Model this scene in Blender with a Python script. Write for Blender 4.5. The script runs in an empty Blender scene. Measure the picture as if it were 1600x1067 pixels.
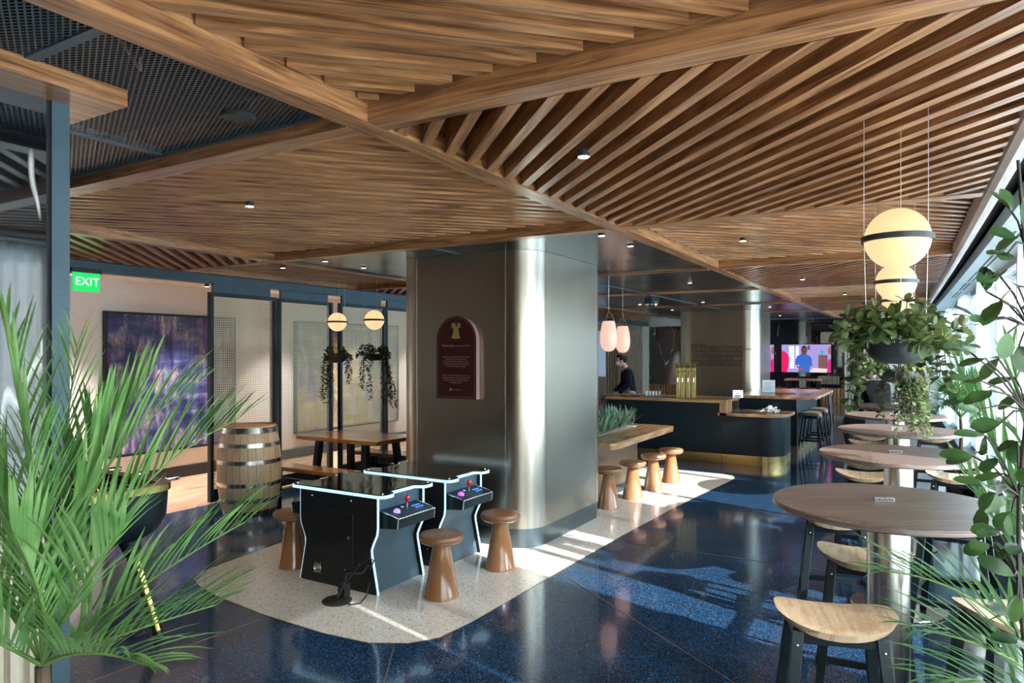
import bpy, bmesh, math, random
from mathutils import Vector, Matrix
random.seed(7)
PI = math.pi
S = bpy.context.scene
C = S.collection
# ------------------------------------------------------------------ camera
TH = math.atan(638 / 1083.0)          # the beams run along +Y; the camera is turned to their left
cs, sn = math.cos(TH), math.sin(TH)
EYE = 1.75
FPX = 1083.0
cam = bpy.data.cameras.new('camera')
cam.sensor_width = 36
cam.lens = 36 * FPX / 1600
cam.shift_y = 16.5 / 1600
cam.clip_start = 0.05
camo = bpy.data.objects.new('camera', cam)
camo.location = (0, 0, EYE)
camo.rotation_euler = (PI / 2, 0, TH)
C.objects.link(camo)
S.camera = camo
# ------------------------------------------------------------------ world, sun, exposure
S.view_settings.view_transform = 'Standard'
S.view_settings.look = 'None'
S.view_settings.gamma = 1
S.view_settings.use_curve_mapping = False
S.view_settings.exposure = 1.5
S.cycles.max_bounces = 8
S.cycles.diffuse_bounces = 4
S.cycles.glossy_bounces = 4
S.cycles.transparent_max_bounces = 24
S.cycles.sample_clamp_indirect = 6
S.cycles.use_denoising = True
S.cycles.caustics_reflective = False
S.cycles.caustics_refractive = False
wd = bpy.data.worlds.new('sky')
S.world = wd
wd.use_nodes = True
bg = wd.node_tree.nodes['Background']
bg.inputs[0].default_value = (0.72, 0.88, 1.0, 1)
bg.inputs[1].default_value = 5.8
sun = bpy.data.lights.new('sun', 'SUN')
sun.energy = 7.0
sun.angle = math.radians(0.6)
sun.color = (1.0, 0.95, 0.86)
suno = bpy.data.objects.new('sun', sun)
EL = math.radians(29)
sd = Vector((-0.966 * math.cos(EL), 0.256 * math.cos(EL), -math.sin(EL)))
suno.rotation_euler = sd.to_track_quat('-Z', 'Y').to_euler()
suno.location = (8, 4, 6)
C.objects.link(suno)


def W(x, y, z):
    "photo pixel on the horizontal plane at height z"
    d = FPX * (EYE - z) / (y - 550.0)
    r = (x - 800.0) / FPX * d
    return Vector((r * cs - d * sn, r * sn + d * cs, z))


def WD(x, y, d):
    "photo pixel at depth d"
    r = (x - 800.0) / FPX * d
    return Vector((r * cs - d * sn, r * sn + d * cs, EYE - (y - 550.0) / FPX * d))


# ------------------------------------------------------------------ materials
def newmat(name):
    m = bpy.data.materials.new(name)
    m.use_nodes = True
    return m, m.node_tree, m.node_tree.nodes['Principled BSDF']


def N(t, typ, **kw):
    n = t.nodes.new(typ)
    for k, v in kw.items():
        setattr(n, k, v)
    return n


def ramp(t, stops):
    r = N(t, 'ShaderNodeValToRGB')
    e = r.color_ramp.elements
    while len(e) < len(stops):
        e.new(0.5)
    for i, (p, c) in enumerate(stops):
        e[i].position = p
        e[i].color = (*c, 1)
    return r


def plain(name, col, rough=0.5, metal=0.0, coat=0.0, emit=None, es=1.0, var=0.06, vs=6.0, spec=None, trans=0.0):
    m, t, b = newmat(name)
    if var > 0:
        tc = N(t, 'ShaderNodeTexCoord')
        nz = N(t, 'ShaderNodeTexNoise')
        nz.inputs['Scale'].default_value = vs
        nz.inputs['Detail'].default_value = 3
        t.links.new(tc.outputs['Object'], nz.inputs['Vector'])
        r = ramp(t, [(0.3, [max(0, c * (1 - var)) for c in col]), (0.7, [min(1, c * (1 + var)) for c in col])])
        t.links.new(nz.outputs['Fac'], r.inputs['Fac'])
        t.links.new(r.outputs['Color'], b.inputs['Base Color'])
    else:
        b.inputs['Base Color'].default_value = (*col, 1)
    b.inputs['Roughness'].default_value = rough
    b.inputs['Metallic'].default_value = metal
    b.inputs['Coat Weight'].default_value = coat
    b.inputs['Coat Roughness'].default_value = 0.06
    if spec is not None:
        b.inputs['Specular IOR Level'].default_value = spec
    if trans:
        b.inputs['Transmission Weight'].default_value = trans
    if emit:
        b.inputs['Emission Color'].default_value = (*emit, 1)
        b.inputs['Emission Strength'].default_value = es
    return m


def wood(name, c1, c2, c3, rough=0.42, fine=42.0, coat=0.0, contrast=1.0):
    m, t, b = newmat(name)
    uv = N(t, 'ShaderNodeUVMap')
    mp = N(t, 'ShaderNodeMapping')
    mp.inputs['Scale'].default_value = (0.9, fine * 0.35, 1)
    t.links.new(uv.outputs['UV'], mp.inputs['Vector'])
    n1 = N(t, 'ShaderNodeTexNoise')
    n1.inputs['Scale'].default_value = 2.0
    n1.inputs['Detail'].default_value = 5
    n1.inputs['Roughness'].default_value = 0.6
    n1.inputs['Distortion'].default_value = 1.1
    t.links.new(mp.outputs['Vector'], n1.inputs['Vector'])
    mp2 = N(t, 'ShaderNodeMapping')
    mp2.inputs['Scale'].default_value = (3.0, fine * 6, 1)
    t.links.new(uv.outputs['UV'], mp2.inputs['Vector'])
    n2 = N(t, 'ShaderNodeTexNoise')
    n2.inputs['Scale'].default_value = 1.0
    n2.inputs['Detail'].default_value = 2
    t.links.new(mp2.outputs['Vector'], n2.inputs['Vector'])
    mx = N(t, 'ShaderNodeMath', operation='MULTIPLY_ADD')
    t.links.new(n2.outputs['Fac'], mx.inputs[0])
    mx.inputs[1].default_value = 0.35
    t.links.new(n1.outputs['Fac'], mx.inputs[2])
    r = ramp(t, [(0.47, c1), (0.655, c2), (0.83, c3)])
    t.links.new(mx.outputs[0], r.inputs['Fac'])
    t.links.new(r.outputs['Color'], b.inputs['Base Color'])
    b.inputs['Roughness'].default_value = rough
    b.inputs['Coat Weight'].default_value = coat
    b.inputs['Coat Roughness'].default_value = 0.22
    return m


def terrazzo(name, base, specks, dens, rough, scale=90.0, coat=0.0, mott=0.0):
    m, t, b = newmat(name)
    tc = N(t, 'ShaderNodeTexCoord')
    prev = None
    nz = N(t, 'ShaderNodeTexNoise')
    nz.inputs['Scale'].default_value = 1.3
    nz.inputs['Detail'].default_value = 4
    t.links.new(tc.outputs['Object'], nz.inputs['Vector'])
    r0 = ramp(t, [(0.3, [c * (1 - mott) for c in base]), (0.7, [c * (1 + mott) for c in base])])
    t.links.new(nz.outputs['Fac'], r0.inputs['Fac'])
    prev = r0.outputs['Color']
    for i, (col, th) in enumerate(zip(specks, dens)):
        v = N(t, 'ShaderNodeTexVoronoi')
        v.inputs['Scale'].default_value = scale * (1 + 0.45 * i)
        t.links.new(tc.outputs['Object'], v.inputs['Vector'])
        sp = N(t, 'ShaderNodeSeparateColor')
        t.links.new(v.outputs['Color'], sp.inputs['Color'])
        gt = N(t, 'ShaderNodeMath', operation='GREATER_THAN')
        t.links.new(sp.outputs[i % 3], gt.inputs[0])
        gt.inputs[1].default_value = 1 - th
        lt = N(t, 'ShaderNodeMath', operation='LESS_THAN')
        t.links.new(v.outputs['Distance'], lt.inputs[0])
        lt.inputs[1].default_value = 0.42
        mu = N(t, 'ShaderNodeMath', operation='MULTIPLY')
        t.links.new(gt.outputs[0], mu.inputs[0])
        t.links.new(lt.outputs[0], mu.inputs[1])
        mx = N(t, 'ShaderNodeMixRGB')
        t.links.new(mu.outputs[0], mx.inputs['Fac'])
        t.links.new(prev, mx.inputs['Color1'])
        mx.inputs['Color2'].default_value = (*col, 1)
        prev = mx.outputs['Color']
    t.links.new(prev, b.inputs['Base Color'])
    b.inputs['Roughness'].default_value = rough
    b.inputs['Coat Weight'].default_value = coat
    b.inputs['Coat Roughness'].default_value = 0.05
    return m


def brushed(name, col, rough, aniso_scale=(1, 1, 40), dark=0.85):
    m, t, b = newmat(name)
    tc = N(t, 'ShaderNodeTexCoord')
    mp = N(t, 'ShaderNodeMapping')
    mp.inputs['Scale'].default_value = aniso_scale
    t.links.new(tc.outputs['Object'], mp.inputs['Vector'])
    nz = N(t, 'ShaderNodeTexNoise')
    nz.inputs['Scale'].default_value = 3
    nz.inputs['Detail'].default_value = 4
    t.links.new(mp.outputs['Vector'], nz.inputs['Vector'])
    r = ramp(t, [(0.3, [c * dark for c in col]), (0.7, col)])
    t.links.new(nz.outputs['Fac'], r.inputs['Fac'])
    t.links.new(r.outputs['Color'], b.inputs['Base Color'])
    rr = N(t, 'ShaderNodeMapRange')
    rr.inputs['To Min'].default_value = rough * 0.85
    rr.inputs['To Max'].default_value = rough * 1.2
    t.links.new(nz.outputs['Fac'], rr.inputs['Value'])
    t.links.new(rr.outputs['Result'], b.inputs['Roughness'])
    b.inputs['Metallic'].default_value = 1.0
    return m


def holes(name, col, pitch, open_frac, metal, rough, coord='UV', skew=True, base2=None):
    "sheet with real openings in a regular pattern"
    m, t, b = newmat(name)
    b.inputs['Base Color'].default_value = (*col, 1)
    b.inputs['Metallic'].default_value = metal
    b.inputs['Roughness'].default_value = rough
    uv = N(t, 'ShaderNodeUVMap')
    sep = N(t, 'ShaderNodeSeparateXYZ')
    t.links.new(uv.outputs['UV'], sep.inputs[0])

    def lin(a, bb, k):
        q = N(t, 'ShaderNodeMath', operation='MULTIPLY')
        t.links.new(a, q.inputs[0])
        q.inputs[1].default_value = k[0]
        q2 = N(t, 'ShaderNodeMath', operation='MULTIPLY_ADD')
        t.links.new(bb, q2.inputs[0])
        q2.inputs[1].default_value = k[1]
        t.links.new(q.outputs[0], q2.inputs[2])
        f = N(t, 'ShaderNodeMath', operation='FRACT')
        t.links.new(q2.outputs[0], f.inputs[0])
        s = N(t, 'ShaderNodeMath', operation='SUBTRACT')
        t.links.new(f.outputs[0], s.inputs[0])
        s.inputs[1].default_value = 0.5
        ab = N(t, 'ShaderNodeMath', operation='ABSOLUTE')
        t.links.new(s.outputs[0], ab.inputs[0])
        lt = N(t, 'ShaderNodeMath', operation='LESS_THAN')
        t.links.new(ab.outputs[0], lt.inputs[0])
        lt.inputs[1].default_value = math.sqrt(open_frac) / 2
        return lt.outputs[0]
    k = 1 / pitch
    if skew:
        o1 = lin(sep.outputs[0], sep.outputs[1], (k * 0.5, k))
        o2 = lin(sep.outputs[0], sep.outputs[1], (k * 0.5, -k))
    else:
        o1 = lin(sep.outputs[0], sep.outputs[1], (k, 0))
        o2 = lin(sep.outputs[0], sep.outputs[1], (0, k))
    mu = N(t, 'ShaderNodeMath', operation='MULTIPLY')
    t.links.new(o1, mu.inputs[0])
    t.links.new(o2, mu.inputs[1])
    inv = N(t, 'ShaderNodeMath', operation='SUBTRACT')
    inv.inputs[0].default_value = 1
    t.links.new(mu.outputs[0], inv.inputs[1])
    t.links.new(inv.outputs[0], b.inputs['Alpha'])
    return m


def marble(name, scale=1.0):
    m, t, b = newmat(name)
    tc = N(t, 'ShaderNodeTexCoord')
    mp = N(t, 'ShaderNodeMapping')
    mp.inputs['Scale'].default_value = (scale * 1.6, scale * 1.6, scale * 0.36)
    mp.inputs['Rotation'].default_value = (0.15, 0.2, 0.1)
    t.links.new(tc.outputs['Object'], mp.inputs['Vector'])
    nz = N(t, 'ShaderNodeTexNoise')
    nz.inputs['Scale'].default_value = 1.6
    nz.inputs['Detail'].default_value = 3
    t.links.new(mp.outputs['Vector'], nz.inputs['Vector'])
    ad = N(t, 'ShaderNodeVectorMath', operation='MULTIPLY_ADD')
    t.links.new(nz.outputs['Color'], ad.inputs[0])
    ad.inputs[1].default_value = (0.5, 0.5, 0.5)
    t.links.new(mp.outputs['Vector'], ad.inputs[2])
    v = N(t, 'ShaderNodeTexVoronoi', feature='DISTANCE_TO_EDGE')
    v.inputs['Scale'].default_value = 1.3
    t.links.new(ad.outputs[0], v.inputs['Vector'])
    n3 = N(t, 'ShaderNodeTexNoise')
    n3.inputs['Scale'].default_value = 2.3
    t.links.new(tc.outputs['Object'], n3.inputs['Vector'])
    r = ramp(t, [(0.0, (0.75, 0.72, 0.66)), (0.006, (0.45, 0.43, 0.40)), (0.012, (0.008, 0.010, 0.013))])
    t.links.new(v.outputs['Distance'], r.inputs['Fac'])
    r2 = ramp(t, [(0.5, (0, 0, 0)), (0.56, (1, 1, 1))])
    t.links.new(n3.outputs['Fac'], r2.inputs['Fac'])
    mx = N(t, 'ShaderNodeMixRGB')
    t.links.new(r2.outputs['Color'], mx.inputs['Fac'])
    mx.inputs['Color1'].default_value = (0.008, 0.010, 0.013, 1)
    t.links.new(r.outputs['Color'], mx.inputs['Color2'])
    t.links.new(mx.outputs['Color'], b.inputs['Base Color'])
    b.inputs['Roughness'].default_value = 0.03
    b.inputs['IOR'].default_value = 1.8
    return m


def painting_mat(name, seed, stops):
    m, t, b = newmat(name)
    tc = N(t, 'ShaderNodeTexCoord')

    def layer(sc, w, det, rough=0.6):
        mp = N(t, 'ShaderNodeMapping')
        mp.inputs['Scale'].default_value = sc
        mp.inputs['Location'].default_value = (seed, w, seed * 2)
        t.links.new(tc.outputs['Object'], mp.inputs['Vector'])
        nz = N(t, 'ShaderNodeTexNoise')
        nz.inputs['Scale'].default_value = 1
        nz.inputs['Detail'].default_value = det
        nz.inputs['Roughness'].default_value = rough
        t.links.new(mp.outputs['Vector'], nz.inputs['Vector'])
        return nz.outputs['Fac']
    a = layer((1, 9, 1.4), 0.0, 5)
    c = layer((1, 1.6, 10), 3.0, 6)
    mx = N(t, 'ShaderNodeMath', operation='MULTIPLY_ADD')
    t.links.new(a, mx.inputs[0])
    mx.inputs[1].default_value = 0.5
    ml = N(t, 'ShaderNodeMath', operation='MULTIPLY')
    t.links.new(c, ml.inputs[0])
    ml.inputs[1].default_value = 0.5
    t.links.new(ml.outputs[0], mx.inputs[2])
    r = ramp(t, stops)
    t.links.new(mx.outputs[0], r.inputs['Fac'])
    d = layer((1, 3.2, 2.6), 9.0, 4)
    r2 = ramp(t, [(0.47, (0, 0, 0)), (0.57, (0.85, 0.85, 0.85))])
    t.links.new(d, r2.inputs['Fac'])
    r3 = ramp(t, [(0.36, (0.03, 0.03, 0.12)), (0.43, (0.16, 0.04, 0.22)), (0.465, (0.05, 0.17, 0.2)), (0.50, (0.40, 0.26, 0.46)), (0.53, (0.07, 0.13, 0.09)), (0.56, (0.30, 0.10, 0.08)), (0.60, (0.5, 0.46, 0.55)), (0.68, (0.06, 0.12, 0.24))])
    t.links.new(a, r3.inputs['Fac'])
    mm = N(t, 'ShaderNodeMixRGB')
    t.links.new(r2.outputs['Color'], mm.inputs['Fac'])
    t.links.new(r.outputs['Color'], mm.inputs['Color1'])
    t.links.new(r3.outputs['Color'], mm.inputs['Color2'])
    t.links.new(mm.outputs['Color'], b.inputs['Base Color'])
    b.inputs['Roughness'].default_value = 0.35
    return m


def thinglass(name, tint=(0.92, 0.97, 1.0), refl=0.08):
    m, t, b = newmat(name)
    t.nodes.remove(b)
    out = [n for n in t.nodes if n.type == 'OUTPUT_MATERIAL'][0]
    tr = N(t, 'ShaderNodeBsdfTransparent')
    tr.inputs[0].default_value = (*tint, 1)
    gl = N(t, 'ShaderNodeBsdfGlossy')
    gl.inputs['Roughness'].default_value = 0.02
    fr = N(t, 'ShaderNodeFresnel')
    fr.inputs[0].default_value = 1.45
    mx = N(t, 'ShaderNodeMixShader')
    t.links.new(fr.outputs[0], mx.inputs[0])
    t.links.new(tr.outputs[0], mx.inputs[1])
    t.links.new(gl.outputs[0], mx.inputs[2])
    t.links.new(mx.outputs[0], out.inputs[0])
    return m


def sheer(name, col, clear):
    m, t, b = newmat(name)
    t.nodes.remove(b)
    out = [n for n in t.nodes if n.type == 'OUTPUT_MATERIAL'][0]
    tr = N(t, 'ShaderNodeBsdfTransparent')
    tl = N(t, 'ShaderNodeBsdfTranslucent')
    tl.inputs[0].default_value = (*col, 1)
    df = N(t, 'ShaderNodeBsdfDiffuse')
    df.inputs[0].default_value = (*col, 1)
    m1 = N(t, 'ShaderNodeMixShader')
    m1.inputs[0].default_value = 0.5
    t.links.new(tl.outputs[0], m1.inputs[1])
    t.links.new(df.outputs[0], m1.inputs[2])
    m2 = N(t, 'ShaderNodeMixShader')
    m2.inputs[0].default_value = clear
    t.links.new(m1.outputs[0], m2.inputs[1])
    t.links.new(tr.outputs[0], m2.inputs[2])
    t.links.new(m2.outputs[0], out.inputs[0])
    return m


def leafmat(name, c1, c2, rough=0.4, tl=0.35):
    m, t, b = newmat(name)
    out = [n for n in t.nodes if n.type == 'OUTPUT_MATERIAL'][0]
    tc = N(t, 'ShaderNodeTexCoord')
    nz = N(t, 'ShaderNodeTexNoise')
    nz.inputs['Scale'].default_value = 9
    nz.inputs['Detail'].default_value = 3
    t.links.new(tc.outputs['Object'], nz.inputs['Vector'])
    r = ramp(t, [(0.35, c1), (0.65, c2)])
    t.links.new(nz.outputs['Fac'], r.inputs['Fac'])
    t.links.new(r.outputs['Color'], b.inputs['Base Color'])
    b.inputs['Roughness'].default_value = rough
    tr = N(t, 'ShaderNodeBsdfTranslucent')
    t.links.new(r.outputs['Color'], tr.inputs[0])
    mx = N(t, 'ShaderNodeMixShader')
    mx.inputs[0].default_value = tl
    t.links.new(b.outputs[0], mx.inputs[1])
    t.links.new(tr.outputs[0], mx.inputs[2])
    t.links.new(mx.outputs[0], out.inputs[0])
    return m


def glow(name, col, s):
    return plain(name, [c * 0.35 for c in col], 0.4, emit=col, es=s, var=0)


M = {}
M['walnut'] = wood('walnut', (0.085, 0.030, 0.012), (0.33, 0.142, 0.057), (0.57, 0.275, 0.118), 0.33, 42, 0.22)
M['walnut_table'] = wood('walnut_table', (0.055, 0.036, 0.030), (0.130, 0.090, 0.075), (0.27, 0.20, 0.17), 0.28, 120)
M['walnut_top'] = wood('walnut_top', (0.20, 0.09, 0.035), (0.42, 0.22, 0.10), (0.60, 0.36, 0.19), 0.25, 30, 0.3)
M['picnic'] = wood('picnic_wood', (0.16, 0.05, 0.012), (0.34, 0.13, 0.035), (0.48, 0.22, 0.07), 0.2, 24, 0.5)
M['oak'] = wood('oak', (0.40, 0.255, 0.145), (0.56, 0.39, 0.25), (0.66, 0.49, 0.34), 0.45, 26)
M['barrel'] = wood('barrel_oak', (0.50, 0.30, 0.16), (0.70, 0.48, 0.29), (0.80, 0.60, 0.39), 0.5, 22)
M['barrel_top'] = wood('barrel_top', (0.25, 0.11, 0.05), (0.40, 0.21, 0.10), (0.5, 0.28, 0.15), 0.4, 22)
M['cream_slat'] = wood('cream_slat', (0.50, 0.42, 0.30), (0.62, 0.54, 0.41), (0.72, 0.64, 0.5), 0.5, 14)
M['wain'] = wood('wainscot_wood', (0.22, 0.09, 0.035), (0.36, 0.17, 0.075), (0.48, 0.26, 0.13), 0.45, 20)
M['floorwood'] = wood('floor_wood', (0.28, 0.15, 0.09), (0.42, 0.26, 0.17), (0.52, 0.35, 0.24), 0.35, 10)
M['blue_floor'] = terrazzo('blue_terrazzo', (0.008, 0.028, 0.068), [(0.026, 0.105, 0.24), (0.004, 0.014, 0.04), (0.22, 0.36, 0.5)], [0.42, 0.3, 0.05], 0.13, 130, 0.35, 0.22)
M['light_floor'] = terrazzo('light_terrazzo', (0.60, 0.57, 0.53), [(0.26, 0.24, 0.23), (0.75, 0.73, 0.69), (0.08, 0.07, 0.07)], [0.30, 0.4, 0.12], 0.16, 75, 0.2, 0.04)
M['column'] = brushed('champagne_steel', (0.50, 0.447, 0.36), 0.29, (1, 1, 0.15), 0.93)
M['steel'] = brushed('brushed_steel', (0.62, 0.60, 0.56), 0.26, (30, 30, 0.3))
M['plinth'] = brushed('blued_steel', (0.16, 0.20, 0.22), 0.30, (1, 1, 6))
M['brass'] = brushed('brass', (0.62, 0.46, 0.17), 0.28, (1, 1, 30))
M['copper'] = plain('dull_copper', (0.30, 0.17, 0.09), 0.4, 0.6, var=0.1)
M['gold'] = brushed('gold', (0.80, 0.58, 0.20), 0.22, (1, 1, 8))
M['chrome'] = plain('chrome', (0.8, 0.8, 0.8), 0.1, 1.0, var=0)
M['tap'] = brushed('tap_brass', (0.42, 0.33, 0.11), 0.38, (1, 1, 4))
M['navy'] = plain('navy_panel', (0.005, 0.015, 0.021), 0.42, var=0.1, spec=0.35)
M['bluesteel'] = plain('blue_grey_frame', (0.07, 0.115, 0.145), 0.45, 0.2, var=0.08)
M['framedark'] = plain('dark_frame', (0.014, 0.024, 0.032), 0.45, 0.2, var=0.08)
M['black'] = plain('black_paint', (0.008, 0.009, 0.011), 0.4, var=0)
M['blackgloss'] = plain('black_gloss', (0.006, 0.006, 0.008), 0.05, coat=0.5, var=0)
M['void'] = plain('dark_plenum', (0.007, 0.012, 0.017), 0.9, var=0)
M['stoolframe'] = plain('stool_frame', (0.010, 0.018, 0.022), 0.36, 0.3, var=0.05)
M['tanbase'] = plain('tan_lacquer', (0.30, 0.135, 0.055), 0.16, coat=0.8, var=0.06)
M['leather'] = plain('tan_leather', (0.27, 0.125, 0.060), 0.34, var=0.08)
M['cream'] = plain('cream_wallcovering', (0.78, 0.74, 0.70), 0.7, var=0.03, vs=20)
M['white'] = plain('white_paint', (0.82, 0.85, 0.86), 0.5, var=0.02)
M['soffit'] = plain('soffit_paint', (0.36, 0.45, 0.48), 0.45, var=0.02)
M['coving'] = plain('edge_coving', (0.52, 0.47, 0.45), 0.4, var=0.1)
M['slot'] = plain('slot_black', (0.01, 0.012, 0.014), 0.6, var=0)
M['marble'] = marble('black_marble', 1.1)
M['mesh'] = holes('expanded_mesh', (0.075, 0.110, 0.135), 0.020, 0.46, 0.5, 0.4)
M['perf'] = holes('perforated_steel', (0.30, 0.35, 0.38), 0.012, 0.16, 1.0, 0.24)
M['cane'] = holes('woven_screen', (0.54, 0.46, 0.30), 0.026, 0.34, 0.3, 0.4, skew=False)
M['glass'] = thinglass('window_glass')
M['sheer'] = sheer('sheer_curtain', (0.90, 0.91, 0.89), 0.10)
M['palm'] = leafmat('palm_leaf', (0.15, 0.36, 0.09), (0.36, 0.60, 0.22), 0.35)
M['palmstem'] = leafmat('palm_stem', (0.16, 0.30, 0.08), (0.26, 0.40, 0.12), 0.5, 0.1)
M['palm_dark'] = leafmat('palm_leaf_dark', (0.07, 0.19, 0.06), (0.16, 0.33, 0.12), 0.32)
M['twig'] = plain('dark_twig', (0.035, 0.025, 0.018), 0.7, var=0.2, vs=30)
M['fig'] = leafmat('fig_leaf', (0.014, 0.040, 0.012), (0.085, 0.18, 0.055), 0.16, 0.22)
M['vine'] = leafmat('vine_leaf', (0.035, 0.075, 0.022), (0.17, 0.22, 0.075), 0.38, 0.25)
M['vine_dark'] = leafmat('vine_leaf_dark', (0.03, 0.05, 0.02), (0.10, 0.10, 0.04), 0.45, 0.2)
M['grass_purple'] = leafmat('purple_grass', (0.16, 0.06, 0.08), (0.30, 0.13, 0.14), 0.6, 0.2)
M['sage'] = leafmat('sage_leaf', (0.10, 0.20, 0.12), (0.26, 0.38, 0.27), 0.5, 0.2)
M['bark'] = plain('bark', (0.10, 0.065, 0.04), 0.8, var=0.3, vs=30)
M['pot'] = plain('charcoal_pot', (0.025, 0.033, 0.036), 0.42, var=0.05)
M['soil'] = plain('soil', (0.03, 0.022, 0.016), 0.9, var=0.3, vs=40)
M['gravel'] = plain('gravel', (0.45, 0.40, 0.33), 0.8, var=0.4, vs=120)
M['globe'] = glow('opal_globe', (1.0, 0.64, 0.33), 0.40)
M['egg'] = glow('opal_pink_glass', (1.0, 0.58, 0.45), 0.34)
M['lamp'] = glow('lamp_lens', (1.0, 0.86, 0.66), 2.5)
M['led'] = glow('led_edge', (0.55, 0.82, 1.0), 0.42)
M['ledblue'] = glow('led_blue', (0.15, 0.25, 1.0), 3.0)
M['cable'] = plain('cable', (0.62, 0.60, 0.56), 0.4, 0.5, var=0)
M['cord'] = plain('black_rubber', (0.010, 0.010, 0.011), 0.5, var=0)
M['red'] = plain('red_plastic', (0.62, 0.015, 0.02), 0.25, coat=0.5, var=0)
M['bluebtn'] = plain('blue_plastic', (0.03, 0.08, 0.55), 0.3, emit=(0.1, 0.25, 1.0), es=0.4, var=0)
M['purpleball'] = plain('lilac_ball', (0.35, 0.25, 0.75), 0.2, emit=(0.35, 0.25, 1.0), es=0.45, var=0)
M['magentaball'] = plain('magenta_ball', (0.5, 0.1, 0.6), 0.2, emit=(0.6, 0.1, 0.9), es=0.5, var=0)
M['maroon'] = plain('maroon_plaque', (0.045, 0.006, 0.005), 0.35, var=0.05)
M['maroonside'] = plain('plaque_side', (0.42, 0.26, 0.22), 0.5, var=0.03)
M['plaqueline'] = plain('plaque_lettering', (0.30, 0.15, 0.11), 0.5, var=0)
M['plaquegold'] = plain('plaque_gold', (0.42, 0.33, 0.10), 0.4, 0.4, var=0.05)
M['ink'] = plain('black_lettering', (0.012, 0.010, 0.009), 0.5, var=0)
M['paper'] = plain('paper', (0.80, 0.84, 0.86), 0.5, var=0.02)
M['exit'] = glow('exit_green', (0.0, 0.75, 0.13), 0.36)
M['exitw'] = glow('exit_letters', (0.9, 1.0, 0.92), 0.45)
M['skin'] = plain('skin', (0.42, 0.24, 0.17), 0.5, var=0.05)
M['skin2'] = plain('skin_light', (0.55, 0.34, 0.26), 0.5, var=0.05)
M['hair'] = plain('dark_hair', (0.012, 0.010, 0.010), 0.6, var=0.2, vs=60, spec=0.15)
M['hair2'] = plain('brown_hair', (0.05, 0.03, 0.02), 0.6, var=0.2, vs=60, spec=0.15)
M['shirt'] = plain('navy_shirt', (0.012, 0.018, 0.030), 0.85, var=0.15, spec=0.1)
M['blackshirt'] = plain('black_shirt', (0.010, 0.009, 0.010), 0.85, var=0.15, spec=0.1)
M['apron'] = plain('grey_apron', (0.26, 0.27, 0.29), 0.8, var=0.05)
M['mask'] = plain('face_mask', (0.6, 0.66, 0.7), 0.8, var=0.02)
M['jeans'] = plain('dark_trousers', (0.03, 0.034, 0.045), 0.8, var=0.1)
M['cup'] = plain('stoneware', (0.62, 0.60, 0.56), 0.4, var=0.05)
M['clearglass'] = plain('acrylic', (0.85, 0.9, 0.92), 0.06, trans=0.7, var=0)
M['mat'] = plain('rubber_mat', (0.05, 0.06, 0.065), 0.6, var=0.1, vs=60)
M['paint1'] = painting_mat('abstract_canvas', 1.3, [(0.36, (0.004, 0.008, 0.025)), (0.43, (0.012, 0.018, 0.085)), (0.475, (0.045, 0.022, 0.14)), (0.515, (0.02, 0.075, 0.12)), (0.555, (0.13, 0.06, 0.24)), (0.60, (0.16, 0.24, 0.28)), (0.68, (0.5, 0.42, 0.52))])
M['paint2'] = painting_mat('warm_canvas', 5.7, [(0.36, (0.10, 0.06, 0.08)), (0.44, (0.45, 0.28, 0.10)), (0.5, (0.20, 0.26, 0.18)), (0.56, (0.6, 0.42, 0.2)), (0.66, (0.75, 0.6, 0.4))])
M['outside_pale'] = plain('pale_facade', (0.74, 0.82, 0.85), 0.4, var=0.1, vs=0.4)  # kept pale so the added building brightens the column's reflection
M['outside'] = plain('pale_blue_facade', (0.30, 0.42, 0.50), 0.4, var=0.1, vs=0.4)
M['sky_glass'] = glow('lit_window_pane', (0.50, 0.68, 0.90), 0.16)


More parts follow.
